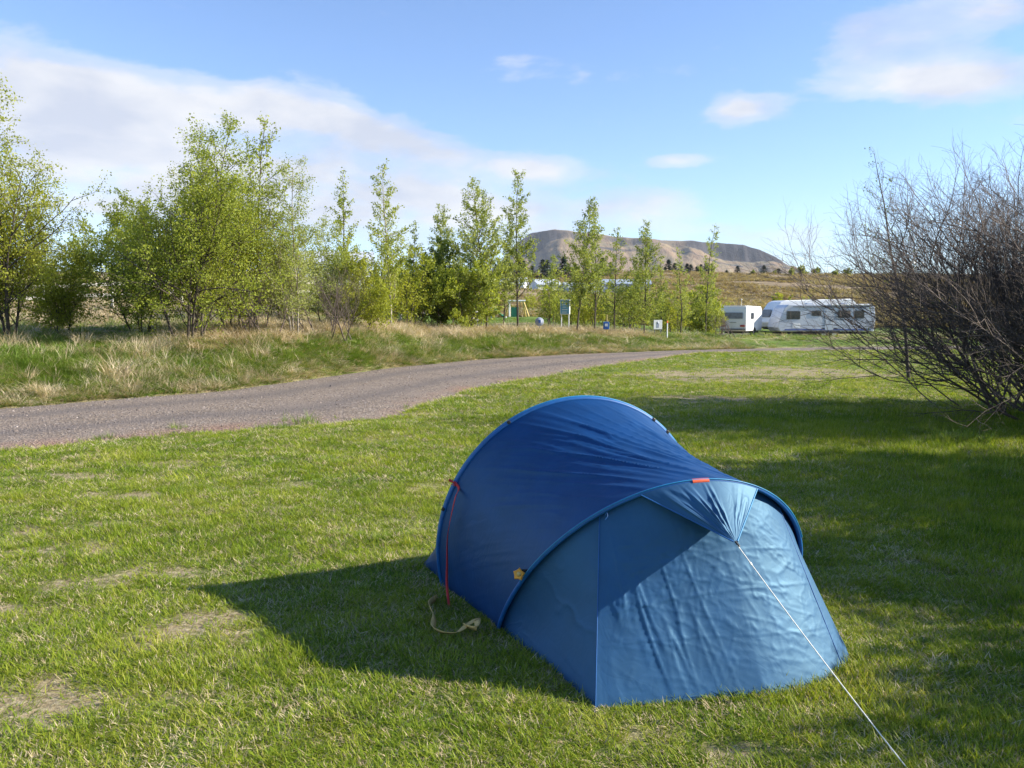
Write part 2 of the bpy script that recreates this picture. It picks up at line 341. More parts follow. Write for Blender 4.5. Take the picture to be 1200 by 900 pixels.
# ---------------------------------------------------------------- scatter (uncountable ground cover)
def scatter(name, pts, rot, scl, idx, sources, label, cat):
    coll = bpy.data.collections.new(name + '_kinds')
    for s in sources: coll.objects.link(s)
    n = len(pts); me = bpy.data.meshes.new(name); me.vertices.add(n); me.vertices.foreach_set('co', np.asarray(pts, np.float32).ravel())
    a = me.attributes.new('rot', 'FLOAT_VECTOR', 'POINT'); a.data.foreach_set('vector', np.asarray(rot, np.float32).ravel())
    a = me.attributes.new('scl', 'FLOAT_VECTOR', 'POINT'); a.data.foreach_set('vector', np.asarray(scl, np.float32).ravel())
    a = me.attributes.new('idx', 'INT', 'POINT'); a.data.foreach_set('value', np.asarray(idx, np.int32))
    o = bpy.data.objects.new(name, me); C.objects.link(o)
    ng = bpy.data.node_groups.new(name, 'GeometryNodeTree')
    ng.interface.new_socket('Geometry', in_out='INPUT', socket_type='NodeSocketGeometry'); ng.interface.new_socket('Geometry', in_out='OUTPUT', socket_type='NodeSocketGeometry')
    gi = ng.nodes.new('NodeGroupInput'); go = ng.nodes.new('NodeGroupOutput')
    ip = ng.nodes.new('GeometryNodeInstanceOnPoints'); ci = ng.nodes.new('GeometryNodeCollectionInfo')
    ci.inputs['Collection'].default_value = coll; ci.inputs['Separate Children'].default_value = True; ci.inputs['Reset Children'].default_value = True
    ip.inputs['Pick Instance'].default_value = True
    def na(nm, typ):
        x = ng.nodes.new('GeometryNodeInputNamedAttribute'); x.data_type = typ; x.inputs[0].default_value = nm; return x.outputs[0]
    e2r = ng.nodes.new('FunctionNodeEulerToRotation'); L = ng.links.new
    L(na('rot', 'FLOAT_VECTOR'), e2r.inputs[0]); L(gi.outputs[0], ip.inputs['Points']); L(ci.outputs[0], ip.inputs['Instance'])
    L(na('idx', 'INT'), ip.inputs['Instance Index']); L(e2r.outputs[0], ip.inputs['Rotation']); L(na('scl', 'FLOAT_VECTOR'), ip.inputs['Scale'])
    L(ip.outputs[0], go.inputs[0])
    md = o.modifiers.new('scatter', 'NODES'); md.node_group = ng
    return setp(o, label, cat, kind='stuff')
def tuft(name, mat, n, rad, hgt, wid, lean, bend, seed, seg=3):
    """a clump of tapering, bending blades"""
    r = np.random.default_rng(seed); Vs, Fs, va, off = [], [], [], 0
    for k in range(n):
        a = r.uniform(0, 6.283); q = rad * math.sqrt(r.uniform()); p = np.array([q * math.cos(a), q * math.sin(a), -.01])
        az_ = a + r.normal(0, 1.1); h = hgt * r.uniform(.5, 1.15); w = wid * r.uniform(.7, 1.3); ln = lean * r.uniform(.2, 1.3); bd = bend * r.uniform(.2, 1.4)
        t = np.linspace(0, 1, seg + 1); D = np.array([math.cos(az_), math.sin(az_), 0]); N = np.array([-D[1], D[0], 0])
        cz = h * (t - .28 * bd * t ** 2); cr = h * (ln * t + bd * t ** 2)
        cen = p + D * cr[:, None] + np.array([0, 0, 1]) * cz[:, None]; ww = w * (1 - t ** 1.6) * .5 + w * .03
        vv = np.stack([cen - N * ww[:, None], cen + N * ww[:, None]], 1).reshape(-1, 3)
        i = np.arange(seg); f = np.stack([2 * i, 2 * i + 1, 2 * i + 3, 2 * i + 2], 1) + off
        Vs.append(vv); Fs.append(f); va.append(np.full(len(vv), r.uniform())); off += len(vv)
    me = npmesh(name, np.concatenate(Vs), np.concatenate(Fs), True, {'var': ('FLOAT', np.concatenate(va).astype(np.float32))})
    me.materials.append(mat); return bpy.data.objects.new(name, me)

M_LAWN = leafmat('lawn_blade', [(.0, (.05, .125, .008)), (.33, (.15, .235, .016)), (.64, (.285, .352, .03)), (.88, (.43, .435, .065)), (1, (.60, .52, .24))], .42, .9)
M_TALL = leafmat('tall_grass_blade', [(.0, (.085, .155, .022)), (.45, (.17, .265, .04)), (.75, (.28, .35, .075)), (1, (.50, .45, .23))], .35, .6)
M_STRAW = leafmat('dry_stalk', [(.0, (.32, .24, .15)), (.45, (.55, .44, .29)), (.8, (.70, .60, .43)), (1, (.80, .71, .54))], .25, .6, rough=.6)
M_THATCH = leafmat('dead_thatch', [(.0, (.30, .22, .13)), (.5, (.52, .42, .26)), (1, (.72, .62, .42))], .2, .8, rough=.7)

# --- lawn
TENT_POLY = np.array([gp(*p)[:2] for p in [(698, 834), (575, 736), (520, 703), (492, 668)]] + [[.3, 5.85], [1.2, 5.75], [1.62, 4.5]] + [gp(*p)[:2] for p in [(996, 786), (955, 808)]])
def inpoly(x, y, P):
    c = np.zeros(len(x), bool); n = len(P)
    for i in range(n):
        a, b = P[i], P[(i + 1) % n]
        k = ((a[1] > y) != (b[1] > y)) & (x < (b[0] - a[0]) * (y - a[1]) / (b[1] - a[1] + 1e-12) + a[0]); c ^= k
    return c
def lawn_points(d0, d1, n):
    d = np.sqrt(R.uniform(d0 * d0, d1 * d1, n)); q = R.uniform(-.75, .80, n); x = d * q + R.normal(0, .05, n); y = d
    return x, y
lawn_src = [tuft('lawn_tuft_%d' % k, M_LAWN, 17, .055, .060, .0042, .55, .55, 100 + k) for k in range(6)]
lawn_src += [tuft('lawn_thatch_%d' % k, M_THATCH, 16, .075, .028, .0042, 1.6, .5, 200 + k) for k in range(3)]
X, Y, SC = [], [], []
for d0, d1, n, s in [(2.3, 5, 26000, .95), (5, 8, 28000, 1.1), (8, 13, 34000, 1.45), (13, 22, 38000, 2.1), (22, 44, 40000, 3.2)]:
    x, y = lawn_points(d0, d1, n); X.append(x); Y.append(y); SC.append(np.full(n, s))
X, Y, SC = map(np.concatenate, (X, Y, SC))
sd = bankd(X, Y); dr = dryness(X, Y)
edgej = .5 * fbm(X * 1.6, Y * 1.6, 61, 4) + .12 + np.where(R.uniform(size=len(X)) < .04, R.uniform(0, .7, len(X)), 0)
keep = (Y < ynear(X) - .02 + edgej) & ~inpoly(X, Y, TENT_POLY)
isdry = dr + R.normal(0, .16, len(X)) > .42
keep &= ~(isdry & (R.uniform(size=len(X)) < .85 * np.clip(dr * 1.3, 0, 1)))
X, Y, SC, isdry, dr = X[keep], Y[keep], SC[keep], isdry[keep], dr[keep]
lush = smooth01(.05, .5, fbm(X * 1.6 + 40, Y * 1.6, 71, 3)); shade = smooth01(2.2, 4.5, X) * smooth01(4.2, 5.5, Y) * (1 - smooth01(13, 16, Y))
hs = .70 + .45 * lush + .75 * shade + R.normal(0, .12, len(X)) - .25 * dr
hs *= np.interp(SC, [.95, 1.45, 3.2], [1, .8, .42])
n = len(X)
scatter('lawn_grass', np.stack([X, Y, height(X, Y)], 1), np.stack([R.normal(0, .12, n), R.normal(0, .12, n), R.uniform(0, 6.28, n)], 1),
        np.stack([SC, SC, SC * np.maximum(hs, .3)], 1), np.where(isdry, 6 + R.integers(0, 3, n), R.integers(0, 6, n)), lawn_src, 'short mown green grass with worn straw coloured spots', 'grass')
# darker, longer tufts that the mower left standing
tall_src = [tuft('tall_tuft_%d' % k, M_TALL, 26, .10, .34, .010, .35, .55, 300 + k) for k in range(5)]
PX = [(354, 496, .55, 9), (540, 478, .5, 8), (258, 586, .30, 5), (440, 634, .25, 10), (115, 516, .35, 8), (210, 503, .4, 6), (500, 479, .4, 6), (120, 735, .16, 4), (330, 503, .4, 6), (1120, 520, .6, 14), (1160, 560, .5, 10)]
pp, ss = [], []
for px, py, s, k in PX:
    c = gp(px, py)
    for i in range(k): pp.append((c[0] + R.normal(0, .16), c[1] + R.normal(0, .10))); ss.append(s * R.uniform(.7, 1.2))
pp = np.array(pp); ss = np.array(ss); n = len(pp)
scatter('lawn_clump_grass', np.column_stack([pp, height(pp[:, 0], pp[:, 1])]), np.stack([R.normal(0, .1, n), R.normal(0, .1, n), R.uniform(0, 6.28, n)], 1),
        np.stack([ss, ss, ss], 1), R.integers(0, 5, n), tall_src, 'small dark green clumps of longer grass in the mown lawn', 'grass')
# --- bank beyond the road
n = 30000; y = R.uniform(9, 75, n) ** 1.0; q = R.uniform(-.85, .75, n); x = y * q
xn = R.uniform(-14, 12, 34000); yn = yfar(xn) + R.uniform(.05, 13, 34000) * R.uniform(.1, 1, 34000); x = np.concatenate([x, xn]); y = np.concatenate([y, yn]); n = len(x)
s = bankd(x, y)
dens = smooth01(-.35, .3, s + .25 * fbm(x * 2, y * 2, 88, 3)) * np.interp(y, [10, 25, 75], [1, .8, .35])
k = (R.uniform(size=n) < dens) & (s > -.22); x, y, s = x[k], y[k], s[k]
grn = fbm(x * .45 + 3, y * .45, 81, 3)
strawness = smooth01(2.4, 4.6, s) * (1 - smooth01(8, 13, s)) * smooth01(-12, -6.5, x) * (1 - smooth01(5, 9, x))
strawness = np.maximum(strawness, leftw := smooth01(24, 32, y) * (1 - smooth01(-.32, -.2, x / y)) * .8)
pick = R.uniform(size=len(x)) < np.clip(strawness * 1.15 + .5 * fbm(x * 1.3, y * 1.3, 84, 3) + .15 + .4 * np.exp(-(s / .7) ** 2), .04, .92)
play = (y > 48) & (x / y > -.12) & (x / y < .2)
hgt = np.clip(.70 + .55 * grn + .55 * fbm(x * 1.1 + 7, y * 1.1, 86, 3) + R.normal(0, .15, len(x)), .3, 1.6) * np.interp(s, [-.2, .8, 3], [.3, .8, 1.0])
hgt = hgt * np.where(R.uniform(size=len(x)) < .5, .55, .85) * np.interp(s, [2, 3.5, 9], [.8, 1.05, 1.0]) * np.interp(x, [-1, 3, 10], [1, .62, .5])
hgt = np.where(play, hgt * .25, hgt)
g = ~pick | play; m_ = g.sum(); wsc = np.interp(y, [10, 25, 75], [1.0, 1.35, 2.6])
scatter('bank_grass', np.stack([x, y, height(x, y)], 1)[g], np.stack([R.normal(0, .15, m_), R.normal(0, .15, m_), R.uniform(0, 6.28, m_)], 1),
        np.stack([wsc, wsc, hgt * 1.0], 1)[g], R.integers(0, 5, m_), tall_src, 'rough tall green grass on the bank beyond the gravel track', 'grass')
straw_src = [tuft('straw_tuft_%d' % k, M_STRAW, 20, .09, .46, .008, .30, .45, 400 + k) for k in range(5)]
g = pick & ~play; m_ = g.sum()
scatter('bank_dry_grass', np.stack([x, y, height(x, y)], 1)[g], np.stack([R.normal(0, .25, m_), R.normal(0, .25, m_), R.uniform(0, 6.28, m_)], 1),
        np.stack([wsc, wsc, hgt * R.uniform(.7, 1.25, len(x))], 1)[g], R.integers(0, 5, m_), straw_src, 'pale dry grass stalks standing along the foot of the trees', 'dry grass')
M_HEATH = leafmat('heath_sprig', [(0, (.17, .125, .075)), (.4, (.36, .28, .17)), (.7, (.46, .38, .23)), (1, (.40, .41, .19))], .3, .03, rough=.7)
heath_src = [tuft('heath_tuft_%d' % k, M_HEATH, 30, .30, .30, .05, .7, .6, 450 + k) for k in range(4)]
n = 12000; y = 88 + 285 * R.uniform(size=n) ** 1.3; x = y * R.uniform(-.12, .66, n); k = fbm(x * .06, y * .06, 89, 3) > -.25; x, y = x[k], y[k]; n = len(x); sc = R.uniform(1.2, 3.2, n) * np.interp(y, [88, 370], [.8, 1.5])
scatter('heath_cover', np.stack([x, y, height(x, y)], 1), np.stack([np.zeros(n), np.zeros(n), R.uniform(0, 6.28, n)], 1), np.stack([sc * 1.6, sc * 1.6, sc], 1), R.integers(0, 4, n), heath_src, 'low brown heather covering the far slope', 'heather')
# --- loose stones on the road
def stone_mesh(k):
    bm = bmesh.new(); bmesh.ops.create_icosphere(bm, subdivisions=1, radius=1); r = random.Random(k)
    for v in bm.verts: v.co *= r.uniform(.7, 1.25); v.co.z *= .6
    me = bpy.data.meshes.new('stone'); bm.to_mesh(me); bm.free(); me.materials.append(M_STONE); return bpy.data.objects.new('stone_%d' % k, me)
M_STONE = bpy.data.materials.new('loose_stone'); M_STONE.use_nodes = True
_nt = M_STONE.node_tree; _oi = nn(_nt, 'ShaderNodeObjectInfo')
_nt.links.new(ramp(_nt, _oi.outputs['Random'], [(0, (.10, .08, .07)), (.6, (.22, .175, .145)), (1, (.36, .31, .28))]), _nt.nodes['Principled BSDF'].inputs['Base Color'])
_nt.nodes['Principled BSDF'].inputs['Roughness'].default_value = .85
n = 16000; ii = R.integers(0, nR - 1, n); u = R.uniform(.01, .99, n); fr = R.uniform(size=n)
i2 = ii + 1; jj = np.clip((u * 14).astype(int), 0, 13); ju = u * 14 - jj
def rsamp(A): return (A[ii, jj] * (1 - ju)[:, None] + A[ii, jj + 1] * ju[:, None]) * (1 - fr)[:, None] + (A[i2, jj] * (1 - ju)[:, None] + A[i2, jj + 1] * ju[:, None]) * fr[:, None]
rp = rsamp(np.concatenate([RP, RZ[..., None]], -1)); k = rp[:, 1] < 30; rp = rp[k]; n = len(rp)
sz = R.gamma(2.0, .0032, n) + .004
scatter('loose_gravel', rp, R.uniform(0, 6.28, (n, 3)), np.stack([sz, sz, sz], 1), R.integers(0, 4, n), [stone_mesh(k) for k in range(4)], 'loose grey stones lying on the gravel track', 'gravel')
# ---------------------------------------------------------------- mountain
def mountain():
    D0 = 3000.0
    prof = np.array([(520, 345), (560, 328), (588, 302), (604, 282), (622, 268), (650, 263.5), (680, 266.5), (720, 271), (760, 275), (800, 277), (840, 279), (870, 282), (890, 288), (903, 296), (914, 304), (925, 311), (945, 316), (990, 322), (1060, 330)], float)
    xs = (prof[:, 0] - 600) / F * D0; zs = (HOR - prof[:, 1]) / F * D0
    nx, ny = 320, 110
    x = np.linspace(xs[0], xs[-1], nx); y = np.concatenate([np.linspace(-620, 60, 86), np.linspace(75, 900, 14)])
    Xm, Ym = np.meshgrid(x, y, indexing='ij'); top = np.interp(Xm, xs, zs)
    gully = fbm(Xm * .012, Ym * .004, 91, 5); cl_ = fbm(Xm * .004, np.zeros_like(Xm), 95, 3)
    yy = Ym + 60 * cl_ + 24 * gully
    cliff_h = np.clip(.25 + .35 * np.exp(-((Xm - 70) / 70) ** 2) + .45 * np.exp(-((Xm - 830) / 110) ** 2) + .14 * fbm(Xm * .01, np.zeros_like(Xm) + 5, 97, 3), .08, .6)
    a = smooth01(-620, -40, yy) ** 1.15 * (1 - .42 * cliff_h) * .93
    b = smooth01(-45, 8, yy) * .42 * cliff_h
    f = a + b + .07 * smooth01(0, 500, yy)
    Z = top * f + 10 * fbm(Xm * .02, Ym * .02, 93, 4) * smooth01(-620, -400, Ym) * np.interp(yy, [-80, 0], [1, .25]) + 12 * gully * smooth01(-500, -200, Ym) * (1 - smooth01(-60, 0, yy))
    Z = np.where(Ym > 10, np.minimum(Z, top * 1.02), Z) - 30
    Z += 30
    m = bpy.data.materials.new('mountain_rock'); m.use_nodes = True; nt = m.node_tree; p = nt.nodes['Principled BSDF']
    p.inputs['Roughness'].default_value = .95; p.inputs['Specular IOR Level'].default_value = .1
    g = nn(nt, 'ShaderNodeNewGeometry'); P = g.outputs['Position']
    sp = nn(nt, 'ShaderNodeSeparateXYZ'); nt.links.new(g.outputs['Normal'], sp.inputs[0])
    n = noise(nt, P, .018, 8, .72); n2 = noise(nt, vscale(nt, P, (.02, .004, .004)), 1, 5, .6)
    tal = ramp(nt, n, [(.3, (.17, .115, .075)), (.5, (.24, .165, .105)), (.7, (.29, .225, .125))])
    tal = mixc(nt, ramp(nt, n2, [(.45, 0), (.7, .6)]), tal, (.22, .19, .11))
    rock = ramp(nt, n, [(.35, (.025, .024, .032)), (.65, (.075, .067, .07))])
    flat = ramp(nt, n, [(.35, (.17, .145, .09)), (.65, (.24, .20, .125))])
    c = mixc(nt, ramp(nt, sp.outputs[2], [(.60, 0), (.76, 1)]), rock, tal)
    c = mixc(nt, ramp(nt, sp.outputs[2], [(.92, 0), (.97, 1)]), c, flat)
    nt.links.new(c, p.inputs['Base Color'])
    bpm = nn(nt, 'ShaderNodeBump'); bpm.inputs['Strength'].default_value = .9; bpm.inputs['Distance'].default_value = 9
    nt.links.new(mth(nt, 'ADD', noise(nt, vscale(nt, P, (1, .35, .5)), .035, 7, .7), mth(nt, 'MULTIPLY', noise(nt, P, .12, 5, .7), .35)), bpm.inputs['Height']); nt.links.new(bpm.outputs[0], p.inputs['Normal'])
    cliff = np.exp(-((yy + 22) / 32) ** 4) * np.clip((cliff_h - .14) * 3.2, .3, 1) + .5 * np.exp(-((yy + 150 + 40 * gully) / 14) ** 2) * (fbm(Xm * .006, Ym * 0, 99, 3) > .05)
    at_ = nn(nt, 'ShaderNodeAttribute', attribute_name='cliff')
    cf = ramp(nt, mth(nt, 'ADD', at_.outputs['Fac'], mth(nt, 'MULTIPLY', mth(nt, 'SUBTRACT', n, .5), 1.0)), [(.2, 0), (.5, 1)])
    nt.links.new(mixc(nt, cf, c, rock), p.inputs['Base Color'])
    V = np.stack([Xm, Ym + D0, Z], -1).reshape(-1, 3)
    me = npmesh('mountain', V, grid_faces(nx, len(y))[:, ::-1], True, {'cliff': ('FLOAT', np.clip(cliff, 0, 1).astype(np.float32).ravel())})
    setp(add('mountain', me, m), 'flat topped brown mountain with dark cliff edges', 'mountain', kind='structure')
mountain()

# ---------------------------------------------------------------- small solid helpers
def bm_obj(name, bm, mat, parent=None, smooth=False):
    me = bpy.data.meshes.new(name); bm.to_mesh(me); bm.free()
    if smooth:
        for p in me.polygons: p.use_smooth = True
    return add(name, me, mat, parent)
def box(name, c, s, mat, parent=None, bev=0.0, rot=None, seg=2):
    bm = bmesh.new(); bmesh.ops.create_cube(bm, size=1)
    for v in bm.verts: v.co = Vector((v.co.x * s[0], v.co.y * s[1], v.co.z * s[2]))
    if bev: bmesh.ops.bevel(bm, geom=bm.edges[:], offset=bev, segments=seg, affect='EDGES', profile=.5)
    Mx = Matrix.Translation(c) @ (rot.to_4x4() if rot is not None else Matrix.Identity(4))
    bmesh.ops.transform(bm, matrix=Mx, verts=bm.verts[:])
    return bm_obj(name, bm, mat, parent)
def prism_xz(name, prof, y0, y1, mat, parent=None, bev=0.0, seg=3):
    """profile in x-z pushed along y"""
    bm = bmesh.new(); a = [bm.verts.new((x, y0, z)) for x, z in prof]; b = [bm.verts.new((x, y1, z)) for x, z in prof]
    bm.faces.new(a); bm.faces.new(b[::-1])
    for i in range(len(prof)): j = (i + 1) % len(prof); bm.faces.new((a[j], a[i], b[i], b[j]))
    bmesh.ops.recalc_face_normals(bm, faces=bm.faces[:])
    if bev: bmesh.ops.bevel(bm, geom=bm.edges[:], offset=bev, segments=seg, affect='EDGES', profile=.5)
    return bm_obj(name, bm, mat, parent)
def rrect(w, h, r, n=4):
    out = []
    for cx, cy, a0 in ((w / 2 - r, h / 2 - r, 0), (-w / 2 + r, h / 2 - r, 90), (-w / 2 + r, -h / 2 + r, 180), (w / 2 - r, -h / 2 + r, 270)):
        for k in range(n + 1):
            a = math.radians(a0 + 90 * k / n); out.append((cx + r * math.cos(a), cy + r * math.sin(a)))
    return out
def plate(name, c, u, v, w, h, r, th, mat, parent=None):
    """rounded plate, thickness th along u x v, c = centre of its back face"""
    c, u, v = Vector(c), Vector(u).normalized(), Vector(v).normalized(); nrm = u.cross(v)
    bm = bmesh.new(); P = rrect(w, h, r)
    a = [bm.verts.new(c + u * x + v * y) for x, y in P]; b = [bm.verts.new(c + u * x * .985 + v * y * .985 + nrm * th) for x, y in P]
    bm.faces.new(a[::-1]); bm.faces.new(b)
    for i in range(len(P)): j = (i + 1) % len(P); bm.faces.new((a[i], a[j], b[j], b[i]))
    bmesh.ops.recalc_face_normals(bm, faces=bm.faces[:]); return bm_obj(name, bm, mat, parent)
def tube_obj(name, polys, mat, parent=None, sides=6, org=(0, 0, 0), smooth=True):
    V, Fq = tubes(polys, sides); return add(name, npmesh(name, V - np.asarray(org), Fq, smooth), mat, parent)
def lathe(name, prof, mat, parent=None, axis='y', c=(0, 0, 0), n=24):
    """prof: (radius, along) pairs revolved round an axis through c"""
    prof = np.array(prof); a = np.arange(n) * 2 * np.pi / n
    V = np.zeros((len(prof), n, 3)); o = {'x': (1, 2, 0), 'y': (0, 2, 1), 'z': (0, 1, 2)}[axis]
    V[..., o[0]] = prof[:, :1] * np.cos(a); V[..., o[1]] = prof[:, :1] * np.sin(a); V[..., o[2]] = prof[:, 1:]
    return add(name, npmesh(name, V.reshape(-1, 3) + np.asarray(c), grid_faces(len(prof), n, True), True), mat, parent)

# ---------------------------------------------------------------- pop-up tent
def fabric(name, col, rough=.40, crumple=.25, spec=.5, sheen=.25):
    m = principled(name, col, rough, 0, spec); nt = m.node_tree; b = nt.nodes['Principled BSDF']
    b.inputs['IOR'].default_value = 1.5; b.inputs['Specular Tint'].default_value = (.42, .82, 1, 1); b.inputs['Sheen Weight'].default_value = sheen; b.inputs['Sheen Roughness'].default_value = .35; b.inputs['Sheen Tint'].default_value = (.75, .88, 1, 1)
    g = nn(nt, 'ShaderNodeNewGeometry'); P = g.outputs['Position']
    v = nn(nt, 'ShaderNodeTexVoronoi', feature='DISTANCE_TO_EDGE'); v.inputs['Scale'].default_value = 9
    wn = nn(nt, 'ShaderNodeTexNoise'); wn.inputs['Scale'].default_value = 5; nt.links.new(P, wn.inputs['Vector'])
    nt.links.new(mixc(nt, .22, P, wn.outputs['Color']), v.inputs['Vector'])
    cr = ramp(nt, v.outputs['Distance'], [(0, 0), (.10, 1)])
    v2 = nn(nt, 'ShaderNodeTexVoronoi', feature='DISTANCE_TO_EDGE'); v2.inputs['Scale'].default_value = 17; nt.links.new(mixc(nt, .15, P, wn.outputs['Color']), v2.inputs['Vector'])
    cr2 = ramp(nt, v2.outputs['Distance'], [(0, 0), (.12, 1)])
    fine = noise(nt, P, 30, 4, .6); mid = noise(nt, P, 7, 3, .5)
    h = mth(nt, 'ADD', mth(nt, 'ADD', mth(nt, 'MULTIPLY', cr, .22), mth(nt, 'MULTIPLY', cr2, .16)), mth(nt, 'ADD', mth(nt, 'MULTIPLY', fine, .18), mth(nt, 'MULTIPLY', mid, .5)))
    bp = nn(nt, 'ShaderNodeBump'); bp.inputs['Strength'].default_value = crumple; bp.inputs['Distance'].default_value = .03
    nt.links.new(h, bp.inputs['Height']); nt.links.new(bp.outputs[0], b.inputs['Normal'])
    c = mixc(nt, ramp(nt, mid, [(.3, 0), (.7, 1)]), tuple(x * .88 for x in col), tuple(x * 1.1 for x in col))
    nt.links.new(c, b.inputs['Base Color'])
    return m
M_FLY = fabric('tent_fly_fabric', (.003, .036, .135), .52, .05, .5, .0)
M_DOOR = fabric('tent_door_fabric', (.010, .052, .145), .58, .045, .95, .0)
M_SLEEVE = worn('tent_sleeve', (.008, .10, .32), .5, .15, 20)
M_BIND = worn('tent_binding', (.012, .20, .40), .5, .15, 20)
M_BLACK = principled('black_plastic', (.012, .012, .014), .4)
M_RED = worn('red_webbing', (.55, .035, .04), .7, .2, 40)
M_ORANGE = worn('orange_plastic', (.75, .32, .02), .5, .15, 40)
M_TAG = worn('red_orange_tag', (.72, .10, .03), .6, .1, 40)
M_STRAP = worn('yellow_webbing', (.62, .42, .14), .75, .2, 40)
M_CORD = worn('white_cord', (.78, .76, .70), .7, .15, 60)
M_PEGTAB = worn('yellow_tab', (.65, .62, .12), .6, .1, 40)
M_METAL = principled('steel', (.55, .55, .56), .35, 1.0)
TORG = np.array([.56, 4.5, 0.0]); TH = .209
def hoop(p, n=400):
    bx, by, w, h, ph, t0 = p; t = np.linspace(-t0, np.pi + t0, n)
    u = -w * np.cos(t); v = h * (np.sin(t) + np.sin(t0)) / (1 + np.sin(t0))
    P = np.stack([bx + u * math.cos(TH) + v * math.sin(ph) * math.sin(TH), by + u * math.sin(TH) - v * math.sin(ph) * math.cos(TH), v * math.cos(ph)], 1)
    return resample(P, n)
HF = hoop((.739, 4.38, .837, 1.174, .646, 0.0)); HR = hoop((.353, 5.053, .832, 1.25, .257, .324))
def pj(P):
    P = np.atleast_2d(P); c, s = math.cos(PITCH), math.sin(PITCH); z = P[:, 2] - CAMH
    d = P[:, 1] * c - z * s; v = z * c + P[:, 1] * s; return np.stack([600 + F * P[:, 0] / d, 450 - F * v / d], 1)
def tfind(H, px, py): return int(np.argmin(((pj(H) - (px, py)) ** 2).sum(1)))
tent = empty('pop_up_tent', TORG)
setp(tent, 'blue two hoop pop up tent pitched on the lawn', 'tent')
AX = np.array([math.sin(TH), -math.cos(TH), 0])          # towards the door
def surf(name, A, B, nu, nv, mat, parent, fn=None, th=.003, raw=False):
    """loft between two polylines, fn(P,u,v,N) displaces it; closed thin cloth"""
    A = resample(A, nu); B = B if raw else resample(B, nu); v = np.linspace(0, 1, nv)
    P = A[:, None] * (1 - v)[None, :, None] + B[:, None] * v[None, :, None]
    U = np.linspace(0, 1, nu)[:, None] * np.ones((1, nv)); Vv = np.ones((nu, 1)) * v[None]
    du = np.gradient(P, axis=0); dv = np.gradient(P, axis=1); N = np.cross(du, dv); N /= np.linalg.norm(N, axis=2)[..., None] + 1e-9
    if fn is not None: P = P + fn(P, U, Vv, N)
    Fq = grid_faces(nu, nv); me = npmesh(name, P.reshape(-1, 3) - TORG, Fq, True)
    return add(name, me, mat, parent)
def crease(a, b, seed, sharp=3):
    n = np.abs(fbm(a, b, seed, 3)); return np.exp(-n * 13)
cen = np.array([.56, 4.7, .25])
def inward(P): d = cen - P; d[..., 1] *= .25; return d / (np.linalg.norm(d, axis=-1)[..., None] + 1e-9)
def fly_fn(P, U, V, N):
    d = inward(P); sag = .055 * np.sin(np.pi * V) * np.interp(U, [0, .25, .5, .75, 1], [.3, .8, 1.2, .8, .3])
    k = U * 2.35 - .50 * V
    w = np.interp(U, [0, .2, .34, .5, .6, .72, 1], [.04, .12, .8, 1.0, .7, .4, .1]) * np.sin(np.pi * np.clip(V, 0, 1)) ** .7
    wr = (.016 * crease(k * 8, V * .9 + k, 11) + .009 * crease(k * 19, V * 1.7 + 3, 13)) * w
    return d * (sag - wr)[..., None]
surf('fly_sheet', HR, HF, 320, 90, M_FLY, tent, fly_fn)
# rear panel running down to the grass
E_ = gp(488, 666); rear_g = np.array([E_ + [0, 0, .015], [-.45, 5.62, .01], [0, 5.82, .01], [.6, 5.9, .01], [1.0, 5.80, .01], [1.22, 5.5, .015]])
rg = resample(rear_g, 600); rg = rg[(np.interp(np.linspace(0, 1, 120), [0, .25, .5, .75, 1], [0, .06, .5, .94, 1]) * 599).astype(int)]
surf('rear_panel', HR, rg, 120, 30, M_FLY, tent, lambda P, U, V, N: inward(P) * (.04 * np.sin(np.pi * V))[..., None], raw=True)
# door side
iS, iT = tfind(HF, 705, 600), tfind(HF, 918, 594)
def inset(P, back, inn): return P - AX * back + inward(P) * inn
GA, GB, GB2, GC = gp(698, 836), gp(999, 779), gp(957, 809), gp(580, 740)
up = np.array([0, 0, .012])
surf('side_panel', inset(HF[2:iS + 1], .03, .012), np.linspace(GC, GA, 40) + up, 90, 70, M_DOOR, tent,
     lambda P, U, V, N: inward(P) * (.035 * np.sin(np.pi * V) * np.sin(np.pi * U * .8) - .006 * crease(U * 4, V * 3, 61) * np.sin(np.pi * V) * U)[..., None])
def bez(P0, P1, P2, n=20):
    t = np.linspace(0, 1, n)[:, None]; return (1 - t) ** 2 * P0 + 2 * t * (1 - t) * P1 + t * t * P2
bottom = np.concatenate([np.linspace(GA, gp(900, 823), 40), bez(gp(900, 823), gp(985, 810), GB, 24)[1:]]) + up
def door_fn(P, U, V, N):
    env = np.sin(np.pi * np.clip(V, 0, 1)) ** .6 * np.clip(np.sin(np.pi * U) * 3, 0.12, 1)
    big = .022 * np.sin(np.pi * V) * np.sin(np.pi * U)
    w = .0022 * crease(U * 3.2 + V * 1.5, V * 2.2 - U * .8, 21) + .0022 * crease(U * 7 - V * 4, V * 6, 23) + .0028 * crease(U * 12 + V * 8, V * 5 - U * 7, 25) + .0022 * crease(U * 4 + V, V * 13 - U * 4, 26) + .005 * fbm(U * 2.5, V * 2.5, 27, 2)
    fold = sum(.0016 * np.exp(-((V + k * (U - .5) - c) / .006) ** 2) for k, c in ((.10, .34), (.06, .52), (-.05, .72))) + sum(.0011 * np.exp(-((U + k * (V - .5) - c) / .005) ** 2) for k, c in ((.12, .38), (.05, .66)))
    w = w + fold
    tension = .014 * crease(U * 12 + (1 - V) * 2.0, V * .6, 29) * np.exp(-((1 - V) / .9) ** 2) * np.exp(-(U / .35) ** 2)
    hem = .02 * np.exp(-((1 - V) / .05) ** 2)
    o = -inward(P) * 0 + AX
    return o * ((w + tension) * env - big + hem * 0)[..., None]
